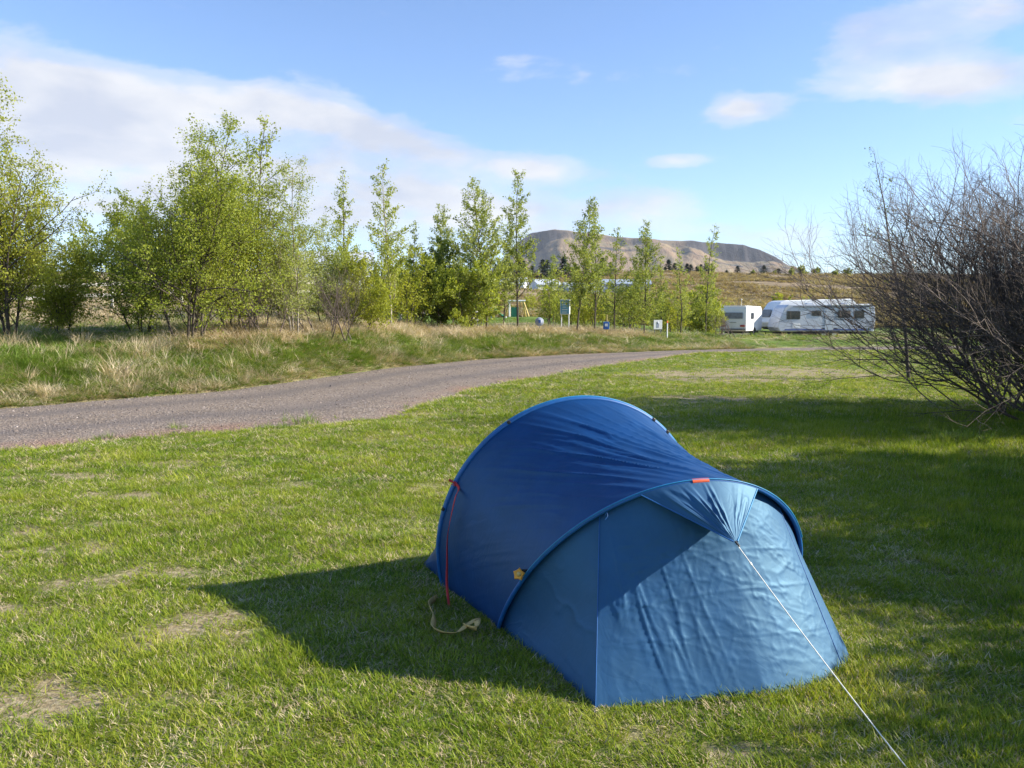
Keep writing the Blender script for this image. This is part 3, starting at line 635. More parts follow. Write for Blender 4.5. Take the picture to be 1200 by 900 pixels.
surf('door_panel', inset(HF[iS:iT + 1], .03, .012), bottom, 170, 140, M_DOOR, tent, door_fn)
surf('side_panel', inset(HF[iT:398], .03, .012), np.concatenate([bez(GB, GB + [.12, .35, 0], np.array([1.62, 4.5, 0]), 30)]) + up, 70, 60, M_DOOR, tent,
     lambda P, U, V, N: inward(P) * (.02 * np.sin(np.pi * V))[..., None] - AX * (.010 * crease(U * 5, V * 4, 71) * np.sin(np.pi * V))[..., None])
# seams and hems
def line_on(name, P, r, mat, parent, sides=6): return tube_obj(name, [(P, np.full(len(P), r))], mat, parent, sides, TORG)
seam = np.linspace(inset(HF[iS], .03, .012), GA + up, 30)
line_on('seam', seam + AX * .003 + [-.002, 0, 0], .0022, M_SLEEVE, tent)
line_on('seam', np.linspace(inset(HF[iT], .03, .012), bottom[-6], 30) + AX * .003, .0022, M_SLEEVE, tent)
for g_, dv in ((GA, (-.15, -1, 0)), (GB, (1, -.25, 0))):
    dv = np.array(dv) / np.linalg.norm(dv); lp = g_ + [0, 0, .02]
    line_on('peg_loop', np.array([lp, lp + dv * .05 + [.012, 0, -.004], lp + dv * .085 + [0, 0, -.006], lp + dv * .05 + [-.012, 0, -.004], lp]), .003, M_BLACK, tent)
    tube_obj('tent_peg', [(np.array([g_ + dv * .07 - [0, 0, .1], g_ + dv * .085 + [0, 0, .045], g_ + dv * .066 + [0, 0, .05]]), np.full(3, .003))], M_BLACK, tent, 6, TORG)
line_on('hem', bottom + AX * .004, .008, M_SLEEVE, tent)
line_on('hem', np.linspace(GC, GA, 40) + up, .007, M_SLEEVE, tent)
# hoops
line_on('hoop_sleeve', HF, .0115, M_SLEEVE, tent, 8)
line_on('hoop_sleeve', HR, .0125, M_SLEEVE, tent, 8)
bR = HR[30:-30] + np.array([0, .022, 0]) - inward(HR[30:-30]) * .012
line_on('binding', bR, .006, M_BIND, tent)
HL = HF[60:-90] + AX * .004 - inward(HF[60:-90]) * .011
line_on('binding', HL, .0035, M_BIND, tent)
# visor over the door: hoop arc drawn down to the guy line
i0, i1 = tfind(HF, 752, 583), tfind(HF, 886, 573)
TIP = np.array([.985, 3.50, .705])
arc = HF[i0:i1 + 1] + AX * .012
tipl = TIP + (np.linspace(-.5, .5, 60)[:, None]) * np.array([.018, .004, 0])
def vis_fn(P, U, V, N):
    o = N * np.sign((N @ AX))[..., None]
    w = .012 * crease(U * 7, V * .4 + U, 41) * np.sin(np.pi * V) * (U < .55) + .005 * crease(U * 9, V * .6 + 2, 43) * np.sin(np.pi * V)
    pull = -.028 * np.sin(np.pi * V) * (np.abs(U - .5) * 2) ** 2
    return o * w[..., None] - np.array([0, 0, 1]) * (.0) + inward(P) * 0 + (TIP - P) * 0 + np.array([0, 0, 1]) * (-pull * .0)[..., None]
visor = surf('visor', arc, tipl, 90, 60, M_DOOR, tent, vis_fn)
eR = np.linspace(arc[-1], tipl[-1], 16); eL = np.linspace(arc[0], tipl[0], 16)
line_on('edge_binding', eR, .004, M_BIND, visor); line_on('edge_binding', eL, .003, M_SLEEVE, visor)
# guy line
ANCH = gp(1086, 926); g0 = TIP + [.004, -.012, -.012]
gl = np.linspace(g0, ANCH + [0, 0, -.01], 24); gl[:, 2] -= .012 * np.sin(np.linspace(0, np.pi, 24))
guy = line_on('guy_line', gl, .0024, M_CORD, tent)
def local_box(name, c, s, mat, parent, d=None, bev=.002):
    rot = None
    if d is not None: rot = Vector(d).to_track_quat('X', 'Z').to_matrix()
    return box(name, Vector(np.asarray(c) - TORG), s, mat, parent, bev, rot)
gd = gl[-1] - gl[0]
local_box('toggle', TIP + gd * .012, (.030, .010, .008), M_BLACK, tent, gd)
local_box('line_slider', gl[2], (.014, .009, .007), M_CORD, guy, gd)
pegd = np.array([.25, -.45, 1.0]); pegd /= np.linalg.norm(pegd)
tube_obj('tent_peg', [(np.linspace(ANCH - pegd * .12, ANCH + pegd * .05, 5), np.full(5, .0035))], M_METAL, tent, 6, TORG)
# red tag at the crown of the front hoop, clips on the rear hoop
k = tfind(HF, 820, 562); line_on('crown_tag', HF[k - 5:k + 6] + AX * .003, .0135, M_TAG, tent, 8)
for px, py in ((598, 498), (766, 491), (514, 594), (781, 507)):
    k = tfind(HR, px, py); d = HR[k + 2] - HR[k - 2]; local_box('hoop_clip', HR[k] - inward(HR[k]) * .006, (.022, .030, .020), M_BLACK, tent, d, .004)
# orange star shaped buckle on the front hoop
def star(name, c, r, mat):
    P = []
    for i in range(10):
        a = math.radians(36 * i + 12); q = r * (1 if i % 2 == 0 else .72); P.append((q * math.cos(a), q * math.sin(a)))
    u = np.array([.95, -.30, .05]); v = np.array([-.10, .35, .92]); v -= u * (u @ v); v /= np.linalg.norm(v); w = np.cross(u, v)
    bm = bmesh.new(); a = [bm.verts.new(c + u * x + v * y) for x, y in P]; b = [bm.verts.new(c + (u * x + v * y) * .85 + w * .012) for x, y in P]
    bm.faces.new(a); bm.faces.new(b[::-1])
    for i in range(10): bm.faces.new((a[i], a[(i + 1) % 10], b[(i + 1) % 10], b[i]))
    bmesh.ops.recalc_face_normals(bm, faces=bm.faces[:]); return bm_obj(name, bm, mat, tent), w
k = tfind(HF, 606, 690); sc_, w_n = star('buckle', at(608, 673, 3.90) - TORG, .033, M_ORANGE)
lathe('buckle_hub', [(0.0001, .020), (.009, .018), (.011, .012), (.011, -.004), (.0001, -.006)], M_STRAP, sc_, 'y', tuple(at(608, 673, 3.885) - TORG), 12)
local_box('buckle_loop', at(614, 669, 3.92), (.035, .012, .016), M_BLACK, tent)
# webbing
def ribbon(name, pts, width, mat, parent, wdir=(1, 0, 0), twist=0.0, n=60):
    P = np.asarray(pts, float); t = np.linspace(0, len(P) - 1, n)
    # Catmull-Rom through the points
    Q = []
    for s in t:
        i = min(int(s), len(P) - 2); f = s - i; p0, p1, p2, p3 = P[max(i - 1, 0)], P[i], P[i + 1], P[min(i + 2, len(P) - 1)]
        Q.append(.5 * ((2 * p1) + (-p0 + p2) * f + (2 * p0 - 5 * p1 + 4 * p2 - p3) * f * f + (-p0 + 3 * p1 - 3 * p2 + p3) * f ** 3))
    Q = np.array(Q); T = np.gradient(Q, axis=0); T /= np.linalg.norm(T, axis=1)[:, None]
    wd = np.asarray(wdir, float); Wd = wd - T * (T @ wd)[:, None]; Wd /= np.linalg.norm(Wd, axis=1)[:, None]; B = np.cross(T, Wd)
    a = twist * np.linspace(0, 1, n); Wd = Wd * np.cos(a)[:, None] + B * np.sin(a)[:, None]; B = np.cross(T, Wd)
    h = width / 2; e = .0012
    ring = np.stack([Q + Wd * h + B * e, Q - Wd * h + B * e, Q - Wd * h - B * e, Q + Wd * h - B * e], 1)
    return add(name, npmesh(name, ring.reshape(-1, 3) - TORG, grid_faces(n, 4, True), False), mat, parent)
ks = tfind(HR, 530, 566)
ribbon('webbing_strap', [HR[ks] + [-.006, -.02, .02], HR[ks] + [.025, -.05, -.015], at(533, 585, 4.60), at(525, 625, 4.60), at(524, 660, 4.58), at(524, 690, 4.56), at(529, 720, 4.50), at(541, 733, 4.40), at(553, 742, 4.30), at(555, 752, 4.22)], .015, M_RED, tent, (1, 0, .1), 5.0, 110)
ribbon('strap_knot', [HR[ks] + [-.035, -.015, .03], HR[ks] + [-.012, -.022, .018], HR[ks] + [.004, -.026, -.002], HR[ks] + [-.02, -.03, .008]], .018, M_RED, tent, (0, 0, 1), 2, 20)
ribbon('carry_strap', [gp(512, 700, .06), gp(503, 708, .08), gp(509, 722, .09), gp(508, 735, .075), gp(519, 741, .065), gp(535, 741, .065), gp(548, 732, .08), gp(559, 726, .10), gp(557, 736, .09), gp(544, 733, .07)], .036, M_STRAP, tent, (0, .3, 1), 2.5, 90)
ribbon('toggle_cord', [at(709, 604, 3.62), at(711, 601, 3.62), at(712, 605, 3.61), at(709, 609, 3.60)], .0016, M_SLEEVE, tent, (1, 0, 0), 0, 24)
local_box('peg_tab', gp(629, 802, .03), (.034, .012, .022), M_PEGTAB, tent, (.6, -.5, 0), .003)

# ---------------------------------------------------------------- woody plants
def nrm(v): return v / (np.linalg.norm(v) + 1e-9)
def _n3(x, y, z):
    l = math.sqrt(x * x + y * y + z * z) + 1e-9; return x / l, y / l, z / l
def grow(r, p, d, L, rad, lev, cfg, polys, tips):
    """one shoot and, recursively, its side shoots; r is random.Random"""
    n = cfg['seg'][lev]; st = L / n; P = [p]; dirs = [d]; wb = cfg['wob'][lev]; tr = cfg['trop'][lev]; gs = r.gauss
    for i in range(n):
        d = _n3(d[0] + gs(0, wb), d[1] + gs(0, wb), d[2] + gs(0, wb) + tr); p = (p[0] + d[0] * st, p[1] + d[1] * st, p[2] + d[2] * st); P.append(p); dirs.append(d)
    e = max(rad * cfg['taper'][lev], .0012); polys[lev].append((P, [rad + (e - rad) * i / n for i in range(n + 1)]))
    if lev >= cfg['leaf_from']: tips.append(P)
    if lev == cfg['max']: return
    k = max(1, int(round(cfg['kids'][lev] * r.uniform(.75, 1.25)))); ph = r.uniform(0, 6.28); t0 = cfg['t0'][lev]
    for j in range(k):
        t = min(t0 + (1 - t0) * (j + r.random()) / k, .985)
        f = t * n; i = min(int(f), n - 1); g = f - i; a0, a1 = P[i], P[i + 1]; q = (a0[0] + (a1[0] - a0[0]) * g, a0[1] + (a1[1] - a0[1]) * g, a0[2] + (a1[2] - a0[2]) * g); dd = dirs[i + 1]
        ph += 2.4 + gs(0, .5); a = cfg['ang'][lev] * r.uniform(.7, 1.3)
        u = _n3(dd[1], -dd[0], 0) if abs(dd[2]) < .95 else _n3(0, dd[2], -dd[1])
        w = (dd[1] * u[2] - dd[2] * u[1], dd[2] * u[0] - dd[0] * u[2], dd[0] * u[1] - dd[1] * u[0])
        ca, sa, cp, sp_ = math.cos(a), math.sin(a), math.cos(ph), math.sin(ph)
        nd = _n3(*(dd[m] * ca + (u[m] * cp + w[m] * sp_) * sa for m in range(3)))
        LL = L * cfg['len'][lev] * cfg['prof'][lev](t) * r.uniform(.7, 1.25)
        grow(r, q, nd, LL, max(.0015, min(rad * .75, cfg['rad'][lev] * LL)), lev + 1, cfg, polys, tips)
def leaves(r, tips, per_m, size, spread, thin=None):
    Cn = []; by = {}
    for P in tips: by.setdefault(len(P), []).append(P)
    for m, Ls in by.items():
        A = np.array(Ls); L = np.linalg.norm(np.diff(A, axis=1), axis=2).sum(1); k = r.poisson(per_m * L); w = np.repeat(np.arange(len(A)), k); K = len(w)
        if K == 0: continue
        f = np.sqrt(r.uniform(.02, 1, K)) * (m - 1); i = np.minimum(f.astype(int), m - 2)
        Cn.append(A[w, i] + (A[w, i + 1] - A[w, i]) * (f - i)[:, None] + r.normal(0, spread, (K, 3)))
    c = np.concatenate(Cn)
    if thin:                                            # sparser towards the tip
        c = c[r.uniform(size=len(c)) > thin * np.clip(c[:, 2] / c[:, 2].max(), 0, 1)]
    n = len(c)
    a = r.normal(size=(n, 3)); a[:, 2] -= .3; a /= np.linalg.norm(a, axis=1)[:, None]; b = np.cross(a, r.normal(size=(n, 3))); b /= np.linalg.norm(b, axis=1)[:, None]
    s = size * r.uniform(.6, 1.3, n)[:, None]
    V = np.stack([c - a * s * .5, c + b * s * .33 + a * s * .05, c + a * s * .5, c - b * s * .33 + a * s * .05], 1)
    return V.reshape(-1, 3), np.arange(4 * n).reshape(-1, 4), np.repeat(r.uniform(size=n), 4)
M_BARK = worn('dark_bark', (.085, .065, .05), .9, .45, 9, bump=.5)
M_BARK_PALE = worn('pale_bark', (.33, .28, .22), .85, .5, 7, bump=.4)
M_BARK_RED = worn('reddish_twig_bark', (.14, .104, .088), .8, .4, 8, bump=.3)
ST_A = [(0, (.13, .17, .022)), (.4, (.25, .30, .04)), (.7, (.36, .40, .07)), (1, (.43, .44, .11))]
ST_B = [(0, (.15, .18, .018)), (.4, (.29, .32, .035)), (.7, (.40, .42, .065)), (1, (.47, .45, .11))]
ST_C = [(0, (.065, .10, .018)), (.5, (.135, .185, .03)), (1, (.25, .29, .06))]
ST_D = [(0, (.14, .175, .035)), (.4, (.26, .31, .065)), (.7, (.36, .40, .12)), (1, (.43, .44, .20))]
LM = {'mid': leafmat('leaf_mid_green', ST_A, .5, .7), 'yellow': leafmat('leaf_yellow_green', ST_B, .5, .7), 'dark': leafmat('leaf_dark_green', ST_C, .42, .7), 'silver': leafmat('leaf_silver_green', ST_D, .5, .7)}
def plant(name, label, cat, loc, stems, cfg, seed, leaf, per_m, lsize, spread, bark, group=None, lmat='mid', sides=5, crown_name='crown', rad=None, thin=None):
    r = np.random.default_rng(seed); polys = [[], [], [], [], []]; tips = []
    rr = random.Random(seed)
    for off, d, L, rd_ in stems: grow(rr, (off[0], off[1], -.08), _n3(*d), L, rd_, 0, cfg, polys, tips)
    t = empty(name, loc); setp(t, label, cat, group)
    for q in polys[0]: V0, F0 = tubes([q], sides + 1); add('trunk', npmesh('trunk', V0, F0, True), bark, t)
    rest = [q for l in polys[1:3] for q in l]
    if rest:
        V1, F1 = tubes(rest, 4 if sides > 5 else 3); o = add('branch', npmesh('branch', V1, F1, True), bark, t); setp(o, kind='stuff')
    fine = [q for l in polys[3:] for q in l]
    if fine:
        V1, F1 = tubes(fine, 3); o = add('twig', npmesh('twig', V1, F1, True), bark, t); setp(o, kind='stuff')
    if leaf:
        V2, F2, va = leaves(r, tips, per_m, lsize, spread, thin); add(crown_name, npmesh(crown_name, V2, F2, False, {'var': ('FLOAT', va.astype(np.float32))}), LM[lmat], t)
    return t
def hgt_at(px, top, depth):
    x = (px - 600) / F * depth; zt = at(px, top, depth)[2]; z0 = hz(x, depth); return x, z0, zt - z0
POP = dict(seg=[14, 5, 2], wob=[.03, .15, .22], trop=[.02, .07, .04], taper=[.12, .3, .5], kids=[46, 7, 0], t0=[.08, .15, 0], ang=[.85, .62, 0], len=[.19, .36, 0],
           rad=[.012, .010, 0], prof=[lambda t: .22 + 1.25 * (1 - t) ** .9 * min(1, .45 + t * 2.4), lambda t: 1.1 - .5 * t, None], max=2, leaf_from=1)
def poplar(px, top, depth, label, seed, leafm='silver', dens=34, group=None, wide=1.0, ls=.085, t0=None, bark=None):
    x, z, H = hgt_at(px, top, depth); cfg = dict(POP); vr = random.Random(seed + 5); wide *= vr.uniform(.72, 1.28); dens *= vr.uniform(.7, 1.25)
    cfg['len'] = [.19 * wide, .36 * vr.uniform(.85, 1.2), 0]; cfg['ang'] = [vr.uniform(.7, 1.0), .62, 0]; cfg['t0'] = [vr.uniform(.05, .2), .15, 0]; cfg['kids'] = [vr.randint(36, 54), 7, 0]
    if t0: cfg['t0'] = [t0, .25, 0]
    r = np.random.default_rng(seed)
    return plant('poplar_tree', label, 'tree', (x, depth, z), [((0, 0), (r.normal(0, .05), r.normal(0, .05), 1), H, (.0065 * H + .008))], cfg, seed, True, dens, ls, .05, bark or M_BARK, group, leafm, thin=.62)
BUSHY = dict(seg=[9, 5, 3, 2], wob=[.07, .13, .18, .2], trop=[.05, .025, .02, .0], taper=[.2, .3, .4, .5], kids=[17, 7, 4, 0], t0=[.07, .12, .2, 0], ang=[.75, .70, .7, 0], len=[.42, .46, .5, 0],
             rad=[.012, .010, .008, 0], prof=[lambda t: (.38 + .95 * (1 - t)) * min(1, .5 + t * 2), lambda t: 1.15 - .5 * t, lambda t: 1, None], max=3, leaf_from=2)
def bushy(px, top, depth, label, seed, nst=5, fan=.30, leafm='mid', dens=32, ls=.085, group=None, name='leafy_tree', bark=None, base_r=.25, wide=1.0, cat='tree'):
    x, z, H = hgt_at(px, top, depth); r = np.random.default_rng(seed); stems = []
    for k in range(nst):
        a = 6.283 * k / nst + r.normal(0, .3); f = fan * r.uniform(.3, 1.2) if k else fan * .15
        stems.append(((base_r * math.cos(a), base_r * math.sin(a)), (f * math.cos(a), f * math.sin(a), 1), H * (r.uniform(.55, .85) if k else .97), .0052 * H + .006))
    cfg = dict(BUSHY); cfg['len'] = [.42 * wide, .46, .5, 0]
    if depth > 30: cfg['max'] = 2; cfg['leaf_from'] = 1; cfg['kids'] = [12, 4, 0, 0]; dens *= 1.75
    return plant(name, label, cat, (x, depth, z), stems, cfg, seed, True, dens, ls, .07, bark or M_BARK, group, leafm)
bushy(384, 258, 29.5, 'pale green tree filling the gap behind the birch', 513, 4, .30, 'silver', 30, .062, wide=.8)
bushy(437, 262, 34, 'yellow green tree at the foot of the slim poplar', 514, 5, .35, 'yellow', 22, .085, wide=.85)
bushy(474, 280, 36, 'yellow green tree between the pale trunked poplar and the dense dark bush', 515, 5, .35, 'yellow', 22, .09, wide=.85)
bushy(330, 270, 30, 'yellow green tree behind the birch stems', 516, 5, .35, 'yellow', 34, .07, wide=.9)
bushy(100, 262, 40, 'light green tree standing behind the rail fence posts', 517, 5, .35, 'mid', 26, .095, wide=.9)
bushy(168, 240, 24.5, 'green tree beside the many stemmed tree on the fence side', 518, 5, .36, 'mid', 40, .06, wide=.9)
bushy(72, 296, 24, 'low yellow green shrub in front of the rail fence', 519, 5, .45, 'yellow', 34, .06, name='leafy_shrub', cat='shrub')
G_ROW = 'young poplars in the row beyond the track'
bushy(5, 128, 22, 'broad yellow green tree beside the pale rail fence', 501, 7, .34, 'yellow', 42, .058, wide=1.0)
bushy(222, 150, 22.5, 'large bright green tree with several dark crooked stems', 502, 7, .40, 'mid', 44, .058, base_r=.35, wide=1.05)
bushy(158, 225, 38, 'green tree standing beyond the rail fence behind the many stemmed tree', 503, 6, .45, 'mid', 34, .095)
bushy(272, 205, 25, 'yellow green tree leaning against the many stemmed tree', 504, 5, .30, 'yellow', 44, .056)
poplar(298, 143, 26, 'tall narrow poplar rising behind the many stemmed tree', 505, 'mid', 40, wide=1.2)
bushy(345, 188, 24.5, 'silvery birch with three pale stems above dry stalks', 506, 3, .14, 'silver', 52, .05, name='birch_tree', bark=M_BARK_PALE, base_r=.12, wide=.66)
poplar(407, 197, 31, 'slim poplar with dark leaf clumps between the birch and the pale trunked poplar', 507, 'mid', 60, ls=.08)
bushy(425, 300, 29, 'low yellow green shrub with forked dark stem in dry stalks', 508, 5, .42, 'yellow', 26, .075, name='leafy_shrub', cat='shrub')
poplar(459, 194, 33, 'tall poplar with a pale bare lower trunk', 509, 'mid', 60, wide=1.1, ls=.08, bark=M_BARK_PALE)
bushy(512, 284, 40, 'dense dark green bush under the poplars', 510, 8, .55, 'dark', 40, .12, name='leafy_shrub', cat='shrub', wide=1.1)
bushy(545, 292, 38, 'light green bush beside the dense dark green bush', 511, 6, .45, 'mid', 34, .11, name='leafy_shrub', cat='shrub')
bushy(486, 300, 37, 'light green bush at the foot of the pale trunked poplar', 512, 5, .4, 'mid', 30, .10, name='leafy_shrub', cat='shrub')
for i, (px, top, dep, wd, lab) in enumerate([(518, 250, 41, 1.0, 'slender sparse poplar rising behind the dense dark green bush'), (546, 228, 40, 1.1, 'slender sparse poplar rising out of the light green bush'), (570, 211, 38.5, 1.1, 'slender sparse poplar between the light green bush and the play frame'),
        (676, 234, 42, .95, 'slender sparse poplar standing next to the blue information board'), (697, 242, 44, .85, 'slender sparse poplar in front of the short greenhouse near the blue post sign'), (720, 266, 46, .8, 'short slender poplar behind the blue box sign on its yellow post'),
        (755, 261, 45, .9, 'slender sparse poplar beside the white square sign'), (797, 290, 49, 1.0, 'short slender poplar behind the red tipped marker post'), (826, 265, 52, .95, 'slender sparse poplar rising over the bright green bush by the small caravan'), (643, 296, 55, 1.0, 'short slender poplar before the small white far house'), (487, 258, 39, .9, 'slender poplar behind the yellow green tree next to the dense dark bush'), (532, 240, 43, .9, 'slender poplar behind the gap of the dark and light green bushes'), (590, 262, 46, .9, 'short slender poplar just behind the play frame side of the lone poplar'), (775, 300, 52, .9, 'short slender poplar directly behind the white square sign'), (738, 300, 53, .9, 'short slender poplar in front of the long greenhouse')]):
    poplar(px, top, dep, lab, 520 + i, 'silver', 58, G_ROW, wd, .085)
for i, (px, top, dep) in enumerate([(655, 341, 70), (675, 338, 60), (702, 338, 66), (722, 343, 60), (748, 338, 64), (768, 341, 70), (782, 343, 60), (806, 338, 68), (842, 352, 78), (560, 322, 52), (622, 340, 110), (692, 345, 85), (940, 347, 90), (975, 345, 92)]):
    bushy(px, top, dep, 'low pale green scrub bush on the rough ground before the heath', 570 + i, 6, .7, 'yellow' if i % 3 else 'silver', 9, .13, 'scrub bushes before the heath', 'scrub_bush', cat='shrub', wide=1.1)
poplar(607, 201, 40, 'straight poplar standing alone beside the play frame', 540, 'silver', 60, None, 1.05, .085)
poplar(1067, 168, 21, 'narrow budding poplar behind the leafless shrub', 541, 'dark', 26, None, 1.3, .05)
for i, (px, top, dep, lab) in enumerate([(646, 312, 54, 'small light green sapling beside the blue board'), (690, 325, 47, 'low light green shrub between the blue board and the blue post sign'),
                                         (737, 318, 49, 'low light green shrub between the blue post sign and the white sign'), (790, 330, 54, 'low light green shrub behind the red tipped post'),
                                         (665, 335, 52, 'low light green shrub behind the blue board')]):
    bushy(px, top, dep, lab, 550 + i, 5, .40, 'yellow' if i % 2 else 'mid', 16, .10, name='leafy_shrub', cat='shrub', wide=.85)
bushy(826, 333, 58, 'bright green bush beside the small caravan', 560, 7, .55, 'mid', 30, .14, name='leafy_shrub', cat='shrub', wide=1.1)
bushy(912, 344, 74, 'yellow green bush behind the caravans', 561, 7, .6, 'yellow', 26, .16, name='leafy_shrub', cat='shrub', wide=1.1)
bushy(56, 262, 39, 'yellow green shrub behind the pale rail fence', 562, 5, .4, 'yellow', 26, .095, name='leafy_shrub', cat='shrub')

# ---- leafless shrubs
BARE = dict(seg=[10, 7, 4, 2], wob=[.07, .11, .16, .2], trop=[.022, .04, .05, .05], taper=[.18, .25, .35, .5], kids=[13, 8, 4, 0], t0=[.12, .12, .12, 0], ang=[.50, .55, .62, 0], len=[.50, .46, .46, 0],
            rad=[.0085, .0075, .006, 0], prof=[lambda t: .55 + .75 * (1 - t), lambda t: 1.1 - .5 * t, lambda t: 1.1, None], max=3, leaf_from=9)
def bare(name, label, loc, seed, n, H, lean, spread_x, spread_y, group=None, fan=.8, leaf=False, kids=None):
    r = np.random.default_rng(seed); st = []
    for k in range(n):
        ox, oy = r.normal(0, spread_x), r.normal(0, spread_y)
        d = (r.uniform(lean[0], lean[1]), r.normal(0, fan * .6) + oy * .3, 1.0)
        st.append(((ox, oy), d, H * r.uniform(.78, 1.05), r.uniform(.012, .030)))
    cfg = dict(BARE)
    if leaf: cfg['leaf_from'] = 1; cfg['max'] = 2  # leaf crown added on the unseen shrubs to thicken their shade
    if kids: cfg['kids'] = kids
    return plant(name, label, 'shrub', loc, st, cfg, seed, leaf, 38, .09, .08, M_BARK_RED, group, 'silver', 5, 'shade_leaf_crown')
bx, by = 8.7, 13.0
bare('leafless_shrub', 'large leafless shrub with dark fanned branches at the lawn edge', (bx, by, hz(bx, by)), 601, 54, 3.85, (-1.55, .8), .45, .8, fan=.9)
GS = 'unseen leafy shrubs shading the lawn beside the tent'
for i, (x, y, s, rz) in enumerate([(9.2, 6.7, .98, .6), (6.6, 4.9, .62, 2.0), (5.6, 2.4, .50, 3.6), (12.6, 12.6, 1.15, 4.4)]):  # out of view, inferred from lawn shadows; last one added to darken the far band
    if i == 0: sh = bare('leafless_shrub', 'leafy shrub out of view to the side of the tent', (x, y, hz(x, y)), 602, 22, 3.7, (-.8, .8), .5, .6, GS, .8, True, [12, 7, 0, 0]); sh.rotation_euler.z = rz; sh.scale = (s, s, s); sh0 = sh
    else:
        c = sh0.copy(); C.objects.link(c); c.location = (x, y, hz(x, y)); c.rotation_euler.z = rz; c.scale = (s, s, s)
        for ch in list(sh0.children):
            k = ch.copy(); C.objects.link(k); k.parent = c
# brown thicket between the trees
for px, dep, H, lab in ((392, 26, 2.2, 'brown leafless thicket between the birch and the forked shrub'), (305, 24, 2.0, 'brown leafless thicket left of the birch under the tall narrow poplar'), (850, 47, 1.3, 'low brown leafless thicket on the bank before the small caravan')):
    x = (px - 600) / F * dep
    o = bare('leafless_thicket', lab, (x, dep, hz(x, dep)), 610 + px, 10, H, (-.9, .9), .5, .4, None, .9, False, [9, 6, 3, 0])

# ---- pale tussocks on the bank
M_TUS = M_STRAW
def tussock(px, py, s, lean, seed, label, group=None):
    c = None
    for dd in np.arange(8, 45, .05):                    # march to the bank
        p = at(px, py, dd)
        if p[2] <= hz(p[0], p[1]): c = p; break
    if c is None: return
    r = np.random.default_rng(seed); src = tuft('dry_grass_tussock', M_STRAW, 110, .14, .40, .010, .35, .9, seed, 4)
    C.objects.link(src); src.location = (c[0], c[1], hz(c[0], c[1]) - .01); src.scale = (s, s, s); src.rotation_euler = (lean * .5, lean, r.uniform(0, 6))
    setp(src, label, 'grass tussock', group)
TG = 'pale dry tussocks along the track'
for i, (px, py, s, ln, lab) in enumerate([(55, 468, 1.1, .2, None), (155, 462, .75, .1, None), (190, 455, .8, -.3, None), (232, 448, .8, .3, None), (285, 450, 1.0, .1, None), (340, 442, .9, -.2, None),
                                          (395, 432, .8, .2, None), (495, 418, .9, .1, None), (35, 445, .9, .3, None), (95, 438, .8, 0, None), (595, 405, .8, .1, None)]):
    tussock(px, py, s, ln, 700 + i, 'pale dry grass tussock on the bank along the track edge', TG)
tussock(97, 405, 1.3, .05, 720, 'upright grey dry tussock in the green bank near the rail fence')
tussock(135, 448, 1.9, 0, 721, 'tall thin yellowish grass clump on the bank')
tussock(14, 408, 1.5, .1, 722, 'large pale dry tussock under the broad yellow green tree')

# ---------------------------------------------------------------- caravans
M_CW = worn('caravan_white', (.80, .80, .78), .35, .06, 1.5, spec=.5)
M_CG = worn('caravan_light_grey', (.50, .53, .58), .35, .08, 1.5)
M_TRIM = worn('grey_trim', (.16, .17, .18), .5, .2, 5)
M_BLUE = worn('blue_stripe', (.05, .09, .28), .4, .1, 5)
M_GLASS = principled('tinted_acrylic', (.018, .022, .028), .08, 0, .6)
M_CURT = worn('window_curtain_glass', (.23, .24, .27), .15, .25, 4)
M_TYRE = worn('tyre_rubber', (.02, .02, .021), .85, .2, 20)
M_RIM = principled('wheel_rim', (.55, .56, .58), .35, .8)
M_LAMP = principled('red_tail_lamp', (.35, .015, .015), .25)
M_DARK = worn('underbody', (.03, .03, .032), .9, .2, 6)
def window(o, c, u, v, w, h, r=.09, mat=None):
    f = plate('window', c, u, v, w, h, r, .025, M_TRIM if mat is None else mat, o); n = Vector(u).normalized().cross(Vector(v).normalized())
    plate('pane', Vector(c) + n * .0265, u, v, w - .09, h - .09, max(.02, r - .03), .012, M_GLASS if mat is None else M_CURT, f); return f
def wheel(o, x, y, side):
    w = empty('wheel', (x, y, .31)); w.parent = o
    lathe('tyre', [(.17, -.09), (.29, -.09), (.32, -.05), (.32, .05), (.29, .09), (.17, .09)], M_TYRE, w, 'y')
    lathe('rim', [(.0001, side * .06), (.06, side * .085), (.10, side * .05), (.165, side * .085), (.18, side * .08), (.18, -side * .05)], M_RIM, w, 'y')
